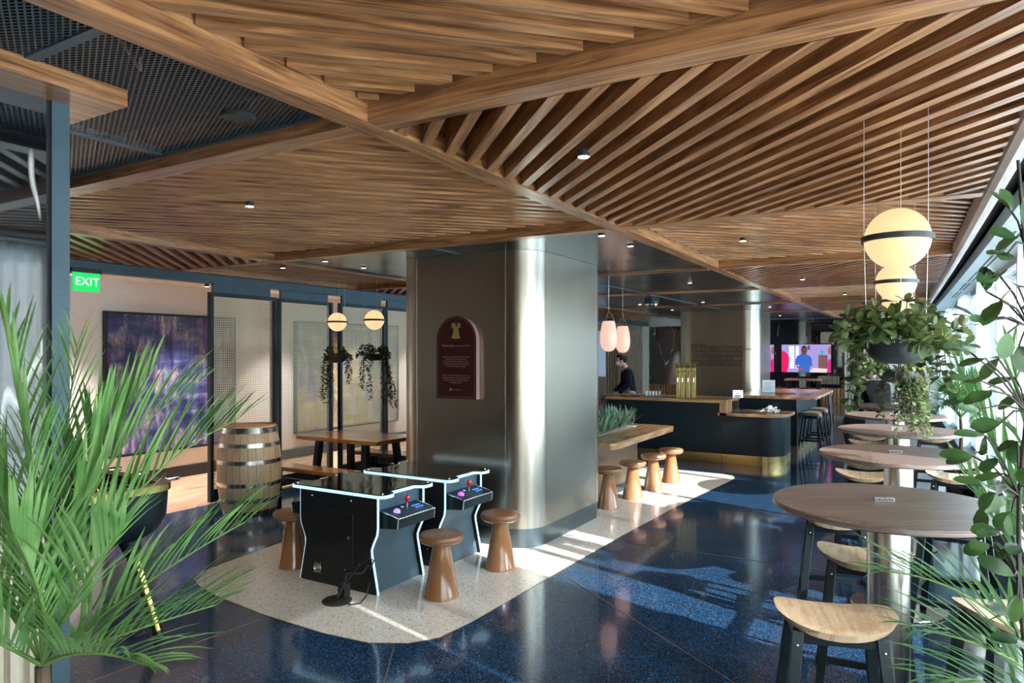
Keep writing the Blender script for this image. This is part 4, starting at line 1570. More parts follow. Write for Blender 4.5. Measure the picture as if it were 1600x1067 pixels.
for sx in (-1, 1):
    for sy in (-1, 1):
        b_ = Vector((sx * (L_ - 0.04), sy * 0.30, 0.0))
        t_ = Vector((sx * (L_ - 0.22), sy * 0.20, 0.65))
        MB().tube([t_, t_.lerp(b_, 0.28)], [0.075, 0.04], 16).build('leg', 'navy', t)
        MB().tube([t_.lerp(b_, 0.28), t_.lerp(b_, 0.94)], [0.038, 0.026], 16).build('leg_sleeve', 'gold', t)
        MB().tube([t_.lerp(b_, 0.94), b_], [0.028, 0.034], 16).build('foot', 'black', t)

# ------------------------------------------------------------------ bar tables
TB = [(-0.128, 3.65), (-0.13, 5.46), (-0.17, 7.17), (-0.24, 8.79), (-0.30, 10.30), (-0.36, 11.9)]
TL = ['round walnut high table nearest the camera on the window side', 'second round walnut high table from the camera', 'third round walnut high table from the camera',
      'fourth round walnut high table from the camera', 'fifth round high table, with the seated person behind it', 'farthest round high table at the end of the row']
tb0 = None
sg0 = None
for i, (x, y) in enumerate(TB):
    if tb0 is None:
        tb0 = thing('high_table', TL[0], 'table', (x, y, 0), 0, 'round high tables by the window')
        MB((cs, sn, 0)).rnd().lathe([(0, 1.018), (0.485, 1.018), (0.5, 1.026), (0.5, 1.046), (0.497, 1.05), (0, 1.05)], 72).build('tabletop', 'walnut_table', tb0)
        MB((0, 0, 1)).lathe([(0.09, 0.012), (0.09, 1.005), (0.17, 1.008), (0.17, 1.018), (0, 1.018)], 40).build('pedestal', 'steel', tb0)
        MB((1, 0, 0)).lathe([(0, 0), (0.295, 0), (0.30, 0.004), (0.295, 0.012), (0, 0.012)], 56).build('base_plate', 'steel', tb0)
    else:
        dup(tb0, (x, y, 0), 0, TL[i])
    pz = Vector((x - 0.02, y + 0.05, 1.05))
    nmx = ['on the nearest round table', 'on the second round table', 'on the third round table', 'on the fourth round table', 'on the fifth round table', 'on the farthest round table']
    if sg0 is None:
        sg0 = thing('table_sign', '', 'sign', pz, TH - 0.1, 'clear table signs')
        MB().box(-0.045, 0.045, -0.012, 0.012, 0, 0.016).build('block', 'clearglass', sg0)
        m = MB()
        for q in range(7):
            m.box(-0.038 + q * 0.011, -0.038 + q * 0.011 + 0.007, -0.0135, -0.012, 0.004, 0.004 + 0.006 + 0.003 * (q % 2))
        m.build('lettering', 'ink', sg0)
        r = sg0
    else:
        r = dup(sg0, pz, TH - 0.1)
    r['label'] = 'small clear sign block ' + nmx[i]

# ------------------------------------------------------------------ saddle stools


def seat_mesh(m, z0, a=0.225, b=0.165):
    nr, na = 9, 48
    rows_t, rows_b = [], []

    def pt(t, an):
        c_, s_ = math.cos(an), math.sin(an)
        ex = 2 / 2.9
        return (a * t * math.copysign(abs(c_) ** ex, c_), b * t * math.copysign(abs(s_) ** ex, s_))

    def ztop(x, y, t):
        return z0 + 0.042 * (abs(x) / a) ** 2.1 - 0.004 + 0.006 * (y / b) * (1 - abs(x) / a) - 0.006 * max(0, (t - 0.9) / 0.1) ** 2

    def zbot(x, y, t):
        return ztop(x, y, t) - 0.030 - 0.020 * (1 - t ** 3) + 0.016 * (abs(x) / a) ** 3
    vs = [(0, 0, ztop(0, 0, 0))]
    for k in range(1, nr + 1):
        t = k / nr
        for i in range(na):
            x, y = pt(t, 2 * PI * i / na)
            vs.append((x, y, ztop(x, y, t)))
    off = len(vs)
    vs.append((0, 0, zbot(0, 0, 0)))
    for k in range(1, nr + 1):
        t = k / nr
        for i in range(na):
            x, y = pt(t * 0.94, 2 * PI * i / na)
            vs.append((x, y, zbot(x, y, t)))
    fs = []
    for o_ in (0, off):
        for i in range(na):
            fs.append((o_, o_ + 1 + i, o_ + 1 + (i + 1) % na))
        for k in range(nr - 1):
            for i in range(na):
                j = (i + 1) % na
                fs.append((o_ + 1 + k * na + i, o_ + 1 + (k + 1) * na + i, o_ + 1 + (k + 1) * na + j, o_ + 1 + k * na + j))
    k = nr - 1
    for i in range(na):
        j = (i + 1) % na
        fs.append((1 + k * na + i, off + 1 + k * na + i, off + 1 + k * na + j, 1 + k * na + j))
    m.add(vs, fs)


def make_stool(label, grp):
    t = thing('bar_stool', label, 'stool', (0, 0, 0), 0, grp)
    m = MB((0, 1, 0)).rnd()
    seat_mesh(m, 0.69)
    m.build('seat', 'oak', t, sharp=60)
    fr = MB()
    for sy in (-1, 1):
        fr.bar((-0.15, sy * 0.10, 0.632), (0.15, sy * 0.10, 0.632), 0.022, 0.045)
    for sx in (-1, 1):
        fr.bar((sx * 0.15, -0.10, 0.632), (sx * 0.15, 0.10, 0.632), 0.022, 0.045)
    fr.build('seat_frame', 'stoolframe', t, bev=0.002)
    for sx in (-1, 1):
        for sy in (-1, 1):
            p0 = Vector((sx * 0.215, sy * 0.195, 0.0))
            p1 = Vector((sx * 0.150, sy * 0.108, 0.66))
            m = MB((0, 0, 1))
            m.bar(p0, p1, 0.042, 0.024, (0, 1, 0))
            o = m.build('leg', 'stoolframe', t, bev=0.002)
            pb = p1.lerp(p0, 0.08) + Vector((0, sy * 0.013, 0))
            MB().ball(pb, 0.007, 10, 6).build('bolt', 'chrome', o)
    m = MB()
    q = 0.27
    rx, ry = 0.215 - 0.065 * q, 0.195 - 0.087 * q
    zz = 0.66 * q
    m.bar((-rx, -ry, zz), (rx, -ry, zz), 0.018, 0.035)
    m.bar((-rx, ry, zz + 0.06), (rx, ry, zz + 0.06), 0.018, 0.035)
    m.bar((-rx, -ry, zz + 0.06), (-rx, ry, zz + 0.06), 0.018, 0.035)
    m.bar((rx, -ry, zz + 0.06), (rx, ry, zz + 0.06), 0.018, 0.035)
    m.build('footrest', 'stoolframe', t, bev=0.002)
    return t


def seatpos(px, py):
    return W(px, py, 0.69)


ST = [(1303, 962, 0.28, 'oak saddle stool nearest the camera, before the nearest round table'),
      (1350, 867, 0.10, 'oak saddle stool behind the pedestal of the nearest round table'),
      (1306, 808, 0.15, 'oak saddle stool just showing past the far edge of the nearest round table'),
      (1590, 957, 0.5, 'oak saddle stool half hidden by palm leaves by the window'),
      (1494, 744, -0.1, 'oak saddle stool on the window side between the first two round tables'),
      (1350, 741, 0.1, 'oak saddle stool seen above the back rim of the nearest round table'),
      (1356, 723, 0.0, 'oak saddle stool just behind the second round table, aisle side'),
      (1359, 692, 0.05, 'oak saddle stool mostly hidden behind the back rim of the second round table'),
      (1360, 681, 0.0, 'oak saddle stool under the third round table, aisle side'),
      (1459, 684, 0.0, 'oak saddle stool under the third round table, window side'),
      (1492, 811, -0.2, 'oak saddle stool under the nearest round table, window side')]
st0 = None
for px, py, rz, lab in ST:
    p = seatpos(px, py)
    if st0 is None:
        st0 = make_stool(lab, 'oak saddle stools')
        st0.location = (p.x, p.y, 0)
        st0.rotation_euler.z = rz
        text('maker_mark', 'emeco', 0.016, (-0.10, -0.166, 0.681), (PI / 2, 0, -0.02), 'bark', st0)
        mk = st0.children[-1]
    else:
        dup(st0, (p.x, p.y, 0), rz, lab)
dup(st0, (-1.62, 12.95, 0), PI / 2, 'oak topped stool at the service counter, nearer of the two')
dup(st0, (-1.62, 13.85, 0), PI / 2, 'oak topped stool at the service counter, farther of the two')

# ------------------------------------------------------------------ lamps


def downlight(x, y, z, label, power=18, hang=0.035, group=None, col=(1.0, 0.84, 0.64)):
    t = thing('downlight', label, 'light', (x, y, z), 0, group)
    MB().lathe([(0.027, 0.002), (0.027, hang), (0.022, hang + 0.004), (0, hang + 0.004)], 20).build('can', 'pot', t)
    MB().lathe([(0, 0.0), (0.024, 0.0), (0.027, 0.003)], 20).build('lens', 'lamp', t)
    L = bpy.data.lights.new('downlight_beam', 'SPOT')
    L.energy = power
    L.spot_size = math.radians(85)
    L.spot_blend = 0.8
    L.color = col
    L.shadow_soft_size = 0.03
    lo = bpy.data.objects.new('downlight_beam', L)
    lo.location = (0, 0, -0.006)
    lo.parent = t
    C.objects.link(lo)


DL = [(912, 246, 2.62, 'black can downlight hanging among the dark slats above the aisle'),
      (390, 323, 2.68, 'small can downlight in the walnut slats left of the bronze column'),
      (1161, 377, 2.68, 'small can downlight in the walnut slats right of the main beam'),
      (1254, 437, 2.62, 'can downlight in the slats beyond the first globe lamp'),
      (1320, 460, 2.68, 'can downlight in the far slats beside the globe lamps'),
      (442, 419, 2.68, 'can downlight in the slats before the woven screens')]
for x, y, z, lab in DL:
    p = W(x, y, z)
    downlight(p.x, p.y, z, lab, 22)
for k, (x, y, lab) in enumerate(((940, 370.5, 'round steel disc with added light in the metal ceiling above the column, nearer'), (985, 386.5, 'round steel disc with added light in the metal ceiling above the column, farther'),  # unlit discs; their lens glow and spot beams are added
                                 (568, 420, 'round downlight in the metal ceiling left of the column'), (508, 410, 'small round fitting in the metal ceiling near the beam corner'))):
    p = W(x, y, 2.64)
    downlight(p.x, p.y, 2.647, lab, 14, 0.012)
for (x, y) in ((-8.2, 4.2), (-8.2, 5.9), (-8.2, 7.6), (-8.2, 9.3), (-8.2, 11.0)):  # unseen lamps added to brighten the side room
    downlight(x, y, 2.62, 'unseen can downlight added as fill in the cream room behind the woven screens', 230, group='added fill downlights in the cream room', col=(1.0, 0.93, 0.86))
a = MB((0, 1, 0)).box(-8.9, XD - 0.10, YF, YB, 2.68, 2.72)
struct('ceiling_side_room', a, 'cream')
for (x, y) in ((-4.6, 12.6), (-3.4, 12.6), (-4.6, 14.6), (-2.6, 14.6), (-5.0, 17.5), (-3.0, 18.2), (-4.6, 9.0), (-2.6, 9.0)):  # extra lamps added to raise the interior light
    downlight(x, y, 2.65, 'flush can downlight added for fill in the metal ceiling around the bar', 34, 0.01, 'added fill downlights around the bar')
p = W(1018, 475, 2.6)
t = thing('ceiling_camera', 'dark ring shaped ceiling fixture over the bar', 'camera', (p.x, p.y, 2.655))
MB().lathe([(0, 0), (0.13, 0), (0.135, -0.05), (0.125, -0.055), (0, -0.055)], 28).build('housing', 'pot', t)
MB().lathe([(0.11, -0.055), (0.10, -0.085), (0.06, -0.105), (0, -0.11)], 28).build('dome', 'chrome', t)
p = W(372, 180, MESHZ)
m = MB().lathe([(0, -0.014), (0.06, -0.014), (0.066, -0.006), (0.066, 0)], 28)
o = tag(m.build('smoke_detector', 'pot'), 'round dark speaker disc on the dark ceiling mesh', 'speaker')
o.location = (p.x, p.y, MESHZ)

# pendant globes with a band and three wires
pd0 = None


def make_pendant():
    t = thing('pendant_lamp', '', 'lamp', (0, 0, 0))
    R = 0.117
    MB().ball((0, 0, 0), R, 40, 24).build('globe', 'globe', t)
    MB().lathe([(R - 0.006, -0.011), (R + 0.010, -0.011), (R + 0.010, 0.011), (R - 0.006, 0.011), (R - 0.006, -0.011)], 48).build('band', 'pot', t)
    for k in range(3):
        a_ = -0.6 + k * 2 * PI / 3
        MB().tube([(0.125 * math.cos(a_), 0.125 * math.sin(a_), 0.0), (0.125 * math.cos(a_), 0.125 * math.sin(a_), 0.53)], 0.0013, 5).build('wire', 'cable', t)
    return t


PN = [(1402, 373, 2.70, 'globe pendant lamp nearest the camera over the round tables'), (1400, 441, 4.37, 'second globe pendant lamp over the round tables'),
      (1403, 470, 5.63, 'third globe pendant lamp over the round tables'), (1402, 486, 7.0, 'fourth globe pendant lamp, just above the hanging leaves'),
      (527, 503, 8.75, 'globe pendant lamp farther from the column, before the woven screens'), (585, 500, 8.35, 'globe pendant lamp nearer the column, before the woven screens')]
pend = []
for x, y, d, lab in PN:
    p = WD(x, y, d)
    if pd0 is None:
        pd0 = make_pendant()
        pd0.location = p
        pd0['group'] = 'globe pendants'
        r = pd0
        r['label'] = lab
    else:
        r = dup(pd0, p, 0.0, lab)
    pend.append(p)
# egg pendants
eg0 = None
for x, y, d, s, lab in ((951, 525, 8.9, 1.0, 'pink egg shaped pendant lamp next to the bronze column'), (973, 530, 10.2, 1.0, 'pink egg shaped pendant lamp farther from the bronze column')):
    p = WD(x, y, d)
    if eg0 is None:
        eg0 = thing('egg_pendant', lab, 'lamp', p, 0, 'egg pendants over the communal table')
        prof = [(0.0, -0.20), (0.05, -0.19), (0.088, -0.15), (0.106, -0.08), (0.108, 0.0), (0.10, 0.08), (0.085, 0.15), (0.075, 0.19), (0.06, 0.192), (0, 0.192)]
        MB().lathe(prof, 32).build('shade', 'egg', eg0, sharp=60)
        for k in range(3):
            a_ = k * 2 * PI / 3 + 0.4
            MB().tube([(0.075 * math.cos(a_), 0.075 * math.sin(a_), 0.16), (0.05 * math.cos(a_), 0.05 * math.sin(a_), 0.26), (0.0, 0.0, 0.32)], 0.006, 6).build('strap', 'leather', eg0)
        MB().tube([(0, 0, 0.32), (0, 0, 0.80)], 0.003, 6).build('cable', 'cable', eg0)
    else:
        dup(eg0, p, 0.5, lab)

# ------------------------------------------------------------------ plants


def leaf(m, p, d, nrm, L, w, cup=0.15, nseg=4):
    "broad oval leaf"
    d = d.normalized()
    s = d.cross(nrm)
    if s.length < 1e-3:
        s = d.orthogonal()
    s.normalize()
    up = s.cross(d)
    prof = [(0.0, 0.06), (0.22, 0.62), (0.5, 1.0), (0.78, 0.86), (0.93, 0.5), (1.0, 0.04)]
    vs = []
    for u, ww in prof:
        c = p + d * (L * u) - up * (L * 0.16 * u * u)
        vs += [c - s * (w * ww) + up * (w * ww * cup), c, c + s * (w * ww) + up * (w * ww * cup)]
    fs = []
    for i in range(len(prof) - 1):
        b = 3 * i
        fs += [(b, b + 1, b + 4, b + 3), (b + 1, b + 2, b + 5, b + 4)]
    m.add(vs, fs)


def planter(label, loc, nb, nt, lsize, mat, seed, R=0.11, trail=0.4, spread=0.17, group=None, tl=None, topz=2.19):
    random.seed(seed)
    t = thing('hanging_planter', label, 'planter', loc, 0, group)
    MB().lathe([(0, -0.062), (R * 0.55, -0.06), (R * 0.85, -0.035), (R, 0.0), (R * 1.02, 0.02), (R * 0.96, 0.02), (R * 0.93, 0.0), (0, -0.005)], 36).build('bowl', 'pot', t)
    for k in range(3):
        a_ = -0.6 + k * 2 * PI / 3
        MB().tube([(0.113 * math.cos(a_), 0.113 * math.sin(a_), 0.01), (0.125 * math.cos(a_), 0.125 * math.sin(a_), topz - loc[2])], 0.0013, 5).build('wire', 'cable', t)
    m = MB()
    st = MB()
    ups = Vector((0, 0, 1))

    def cluster(p, d, k, sz):
        for q in range(k):
            a_ = q * 2 * PI / k + random.uniform(-.4, .4)
            sd_ = d.orthogonal().normalized()
            s2 = d.cross(sd_).normalized()
            dd = d * random.uniform(0.2, 0.7) + (sd_ * math.cos(a_) + s2 * math.sin(a_))
            leaf(m, p, dd, ups + Vector((random.uniform(-.5, .5), random.uniform(-.5, .5), 0)), sz * random.uniform(0.75, 1.2), sz * 0.27)
    for i in range(nb):
        a_ = random.uniform(0, 2 * PI)
        el = random.uniform(0.15, 1.35)
        d = Vector((math.cos(a_) * math.cos(el), math.sin(a_) * math.cos(el), math.sin(el)))
        L = spread * random.uniform(0.5, 1.05)
        p0 = Vector((R * 0.5 * math.cos(a_), R * 0.5 * math.sin(a_), 0.0))
        p1 = p0 + d * L * 0.6
        p2 = p0 + d * L + Vector((0, 0, -L * 0.12))
        st.tube([p0, p1, p2], 0.002, 5)
        cluster(p2, (p2 - p1).normalized(), 6, lsize)
        cluster(p1, d, 4, lsize * 0.9)
    for i in range(nt):
        a_ = random.uniform(0, 2 * PI) if tl is None else tl[i % len(tl)][0]
        tr = trail * random.uniform(0.45, 1.0) if tl is None else tl[i % len(tl)][1]
        rr = R * random.uniform(1.05, 1.5)
        pts = [Vector((R * 0.8 * math.cos(a_), R * 0.8 * math.sin(a_), 0.01)), Vector((rr * math.cos(a_), rr * math.sin(a_), 0.03)), ]
        z = 0.0
        x_, y_ = rr * math.cos(a_), rr * math.sin(a_)
        while z > -tr:
            z -= 0.028
            x_ += random.uniform(-.008, .009) + 0.003 * math.cos(a_)
            y_ += random.uniform(-.008, .009) + 0.003 * math.sin(a_)
            pts.append(Vector((x_, y_, z)))
        st.tube(pts, 0.0018, 5)
        for p in pts[1:]:
            for q in range(3):
                b_ = random.uniform(0, 2 * PI)
                leaf(m, p, Vector((math.cos(b_), math.sin(b_), random.uniform(-.7, .4))), ups, lsize * random.uniform(0.65, 1.0), lsize * 0.25)
    m.build('foliage', mat, t, recalc=False)
    st.build('stems', 'bark', t)
    return t


p = pend[0]
planter('hanging planter with broad green leaves nearest the camera, over the round tables', (p.x, p.y, 1.765), 62, 12, 0.052, 'vine', 11, 0.113, 0.24, 0.20, tl=[(3.5, 0.22), (3.75, 0.14), (3.3, 0.16), (0.4, 0.10), (0.0, 0.12), (0.9, 0.08)])
p = pend[1]
planter('leafy hanging planter under the second globe lamp, behind the nearest planter', (p.x, p.y, 1.62), 52, 54, 0.040, 'vine', 12, 0.113, 0.34, 0.20, tl=[(random.uniform(-1.6, 2.3), random.uniform(0.12, 0.40)) for _ in range(54)])
p = pend[4]
planter('trailing dark planter hanging below the globe lamp farther from the column', (p.x, p.y, 1.675), 26, 11, 0.05, 'vine_dark', 13, 0.115, 0.5, 0.15, tl=[(3.3, 0.55), (2.9, 0.42), (3.6, 0.5), (0.3, 0.30), (0.0, 0.18), (3.2, 0.58), (0.5, 0.2)], topz=2.66)
p = pend[5]
planter('trailing dark planter hanging below the globe lamp nearer the column', (p.x, p.y, 1.71), 26, 14, 0.05, 'vine_dark', 14, 0.115, 0.5, 0.15, tl=[(3.4, 0.38), (3.0, 0.42), (0.4, 0.60), (0.1, 0.52), (0.7, 0.45), (1.6, 0.5), (-1.2, 0.52), (-0.2, 0.6)])
random.seed(21)


def bez(p0, p1, p2, u):
    return p0 * (1 - u) ** 2 + p1 * 2 * u * (1 - u) + p2 * u * u


def frond(parent, origin, p0, p1, p2, LL, nlf=26, w=0.008, start=0.2, droop=0.10, ang=0.75, mat='palm', lift=0.0):
    "feather frond: a curved midrib with two rows of narrow leaflets (world points)"
    m = MB()
    o = Vector(origin)
    p0, p1, p2 = Vector(p0) - o, Vector(p1) - o, Vector(p2) - o
    pts = [bez(p0, p1, p2, k / 14) for k in range(15)]
    m2 = MB()
    m2.tube(pts, [0.0055 - 0.0042 * k / 14 for k in range(15)], 6)
    for i in range(nlf):
        u = start + (1 - start) * i / (nlf - 1)
        c = bez(p0, p1, p2, u)
        d = (bez(p0, p1, p2, min(1, u + 0.02)) - bez(p0, p1, p2, u - 0.02)).normalized()
        side = d.cross(Vector((0, 0, 1)))
        if side.length < 0.1:
            side = d.orthogonal()
        side.normalize()
        upv = side.cross(d).normalized()
        L = LL * (0.55 + 0.75 * math.sin(PI * min(1, 0.18 + u * 0.72))) * random.uniform(0.85, 1.1)
        if u > 0.9:
            L *= 0.75
        for s in (-1, 1):
            a_ = ang * (1.1 - 0.55 * u) + random.uniform(-.12, .12)
            dd = d * math.cos(a_) + (side * s * 0.8 + upv * random.uniform(0.35, 0.75)).normalized() * math.sin(a_)
            if lift:
                dd = (dd + Vector((0, 0, 0.55 * lift))).normalized()
            blade(m, c, dd, L, w * random.uniform(0.8, 1.15), droop * random.uniform(0.5, 1.4), 5, 0.35, 0.05)
    f = m.build('frond', mat, parent, recalc=False, sharp=60)
    m2.build('midrib', 'palmstem', f)
    return f


def palm(label, base, fr, LL, potz, potr, stem_r=0.02, **kw):
    base = Vector(base)
    t = thing('potted_palm', label, 'plant', (base.x, base.y, 0))
    o = Vector((base.x, base.y, 0))
    MB().lathe([(0, 0.0), (potr * 0.75, 0.0), (potr, potz), (potr * 0.92, potz), (potr * 0.9, potz - 0.04), (0, potz - 0.04)], 36).build('pot', 'pot', t)
    MB().lathe([(0, potz - 0.035), (potr * 0.9, potz - 0.035)], 24).build('soil', 'soil', t)
    MB().tube([Vector((0, 0, potz - 0.05)), Vector((0.01, 0.0, base.z * 0.7 + potz * 0.3)), Vector((0, 0, base.z))], [stem_r * 1.3, stem_r, stem_r * 0.8], 10).build('trunk', 'bark', t)
    for (mid, tip) in fr:
        frond(t, o, base, mid, tip, LL, **kw)
    return t


# left palm
B0 = WD(66, 1040, 1.62)
fl = []
for (mx, my, md), (tx, ty, td) in [((165, 745, 1.7), (372, 655, 1.85)), ((215, 905, 1.6), (384, 815, 1.7)), ((180, 990, 1.55), (338, 945, 1.6)),
                                   ((95, 780, 1.75), (235, 585, 1.85)), ((90, 760, 1.7), (120, 545, 1.8)), ((60, 760, 1.6), (10, 520, 1.6)),
                                   ((20, 850, 1.5), (-90, 600, 1.5)), ((10, 930, 1.5), (-120, 800, 1.4)), ((110, 930, 1.4), (190, 830, 1.3)),
                                   ((0, 1000, 1.4), (-110, 960, 1.3)), ((110, 830, 1.7), (170, 640, 1.75)), ((60, 860, 1.45), (50, 700, 1.4)),
                                   ((130, 1000, 1.45), (230, 1040, 1.4)), ((115, 700, 1.75), (300, 610, 1.85)), ((90, 950, 1.35), (20, 830, 1.28))]:
    fl.append((WD(mx, my, md), WD(tx, ty, td)))
palm('bright green feathery palm at the left before the marble wall', B0, fl, 0.19, 0.35, 0.17, w=0.0056, nlf=20, ang=0.66, lift=0.42, droop=0.09)
# right palm
B1 = WD(1690, 1120, 1.5)
fl = []
for (mx, my, md), (tx, ty, td) in [((1560, 905, 1.55), (1385, 893, 1.6)), ((1590, 1005, 1.5), (1440, 985, 1.5)), ((1620, 1070, 1.4), (1470, 1062, 1.4)),
                                   ((1620, 820, 1.6), (1505, 600, 1.7)), ((1650, 850, 1.6), (1580, 560, 1.7)), ((1640, 920, 1.6), (1505, 740, 1.75)),
                                   ((1700, 900, 1.5), (1680, 620, 1.6)), ((1780, 950, 1.5), (1850, 800, 1.5))]:
    fl.append((WD(mx, my, md), WD(tx, ty, td)))
palm('green feathery palm at the right by the nearest round table', B1, fl, 0.17, 0.35, 0.16, w=0.0055, nlf=14, droop=0.12, mat='palm_dark')
# far palm by the window
BF = Vector((0.40, 9.55, 0.98))
fl = []
for k in range(13):
    a_ = k * 2 * PI / 13 + random.uniform(-.2, .2)
    e_ = random.uniform(0.25, 1.2)
    L = random.uniform(0.44, 0.58)
    dv = Vector((math.cos(a_) * math.cos(e_) * 0.75, math.sin(a_) * math.cos(e_), math.sin(e_)))
    tip = BF + dv * L + Vector((0, 0, -0.10))
    tip.x = min(tip.x, xwin(tip.y) - 0.2)
    fl.append((BF + dv * L * 0.55 + Vector((0, 0, 0.12)), tip))
palm('palm by the window beyond the third round table', BF, fl, 0.24, 0.4, 0.17, w=0.008, mat='palm_dark')

# fig at the right edge
pb = WD(1604, 700, 1.12)
t = thing('potted_fig', 'glossy broad leaved fig plant at the right edge of the view', 'plant', (pb.x, pb.y, 0))
o_ = Vector((pb.x, pb.y, 0))
MB().lathe([(0, 0.0), (0.10, 0.0), (0.13, 0.35), (0.12, 0.35), (0.11, 0.31), (0, 0.31)], 36).build('pot', 'pot', t)
random.seed(5)
stp = []
for k in range(14):
    z = 0.3 + (2.06 - 0.3) * k / 13
    q = WD(1600 + 10 * math.sin(k * 1.3), 550 - (z - EYE) * FPX / 1.12, 1.12) - o_
    stp.append(q)
MB().tube(stp, [0.0055 - 0.003 * k / 13 for k in range(14)], 8).build('stem', 'twig', t)
LV = [(1580, 330, -0.5, 0.9), (1588, 372, -0.4, 0.2), (1596, 345, .3, .6), (1575, 395, -1, 0.05), (1560, 428, -1, -0.2), (1590, 445, -.5, -.5), (1565, 470, -0.7, -0.6), (1548, 500, -1, 0.1),
      (1540, 455, -.2, .9), (1528, 498, -1, 0.3), (1575, 520, -.3, -.9), (1592, 540, .2, -.8), (1560, 560, -.6, -.7), (1586, 590, -.8, -.1), (1548, 610, -.9, -.3), (1520, 590, -1, .1),
      (1530, 640, -1, .2), (1565, 660, -.8, -.3), (1540, 680, -.6, .1), (1590, 690, -.3, -.9), (1520, 712, -1, -.1), (1555, 715, -.5, .2), (1545, 760, -.9, .3), (1555, 770, .1, -1),
      (1535, 790, -.4, -.8), (1580, 800, -.4, -.9), (1560, 830, -.9, .1), (1590, 850, -.6, -.5), (1545, 850, -1, .0), (1585, 900, -.5, .3), (1590, 930, -.3, -.9), (1575, 960, -.7, .4), (1596, 620, .5, .2),
      (1598, 760, .4, .5), (1597, 480, .6, .3), (1570, 740, -.6, -.2), (1540, 560, -1, .5), (1510, 545, -1, .2), (1595, 1000, -.6, .1)]
m = MB()
br = MB()
camr = Vector((cs, sn, 0))
camf = Vector((-sn, cs, 0))
for (x, y, dx, dz) in LV:
    d0 = 1.12 + random.uniform(-.07, .07)
    p = WD(x, y, d0) - o_
    j = min(stp, key=lambda q: (q - p - Vector((0, 0, -0.03))).length)
    br.tube([j, (j + p) / 2 + Vector((0, 0, 0.01)), p], 0.0016, 5)
    for q in range(2):
        dv = camr * dx + Vector((0, 0, dz)) + camf * random.uniform(-.5, .5)
        if q:
            dv = dv + Vector((random.uniform(-.9, .9), random.uniform(-.9, .9), random.uniform(-.9, .9)))
        leaf(m, p, dv, Vector((random.uniform(-.6, .6), -0.5 + random.uniform(-.6, .6), 0.9)), random.uniform(0.036, 0.052), random.uniform(0.0105, 0.0145))
m.build('foliage', 'fig', t, recalc=False)
br.build('twigs', 'twig', t)

# ------------------------------------------------------------------ people


def skinned(name, joints, edges, mat, parent=None, extra=None, vox=0.012, smooth=True):
    "joints: {key:(pos,r)}; grown with a skin modifier, merged with extra balls, remeshed to one surface"
    keys = list(joints)
    me = bpy.data.meshes.new(name)
    me.from_pydata([tuple(joints[k][0]) for k in keys], [(keys.index(a_), keys.index(b_)) for a_, b_ in edges], [])
    o = bpy.data.objects.new(name, me)
    C.objects.link(o)
    sk = o.modifiers.new('skin', 'SKIN')
    for i, k in enumerate(keys):
        r = joints[k][1]
        me.skin_vertices[0].data[i].radius = (r, r) if not isinstance(r, tuple) else r
    me.skin_vertices[0].data[0].use_root = True
    ss = o.modifiers.new('ss', 'SUBSURF')
    ss.levels = ss.render_levels = 2
    dg = bpy.context.evaluated_depsgraph_get()
    m1 = bpy.data.meshes.new_from_object(o.evaluated_get(dg))
    bpy.data.objects.remove(o)
    bm = bmesh.new()
    bm.from_mesh(m1)
    if extra:
        mb = MB()
        for (c, r, sx, sy, sz) in extra:
            mb.ball(c, r, 18, 12, sx, sy, sz)
        m2 = bpy.data.meshes.new('tmp')
        m2.from_pydata([tuple(p) for p in mb.v], [], mb.f)
        bm.from_mesh(m2)
    bm.to_mesh(m1)
    bm.free()
    o = bpy.data.objects.new(name, m1)
    C.objects.link(o)
    rm = o.modifiers.new('r', 'REMESH')
    rm.mode = 'VOXEL'
    rm.voxel_size = vox
    rm.use_smooth_shade = True
    dg = bpy.context.evaluated_depsgraph_get()
    m3 = bpy.data.meshes.new_from_object(o.evaluated_get(dg))
    bpy.data.objects.remove(o)
    bm = bmesh.new()
    bm.from_mesh(m3)
    seen, best = set(), []
    for v0 in bm.verts:
        if v0 in seen:
            continue
        comp, stk = [], [v0]
        seen.add(v0)
        while stk:
            v_ = stk.pop()
            comp.append(v_)
            for e_ in v_.link_edges:
                w_ = e_.other_vert(v_)
                if w_ not in seen:
                    seen.add(w_)
                    stk.append(w_)
        if len(comp) > len(best):
            best = comp
    bs = set(best)
    bmesh.ops.delete(bm, geom=[v_ for v_ in bm.verts if v_ not in bs], context='VERTS')
    bm.to_mesh(m3)
    bm.free()
    o = bpy.data.objects.new(name, m3)
    C.objects.link(o)
    m3.materials.clear()
    m3.materials.append(M[mat])
    m3.polygons.foreach_set('use_smooth', [True] * len(m3.polygons))
    o.parent = parent
    return o


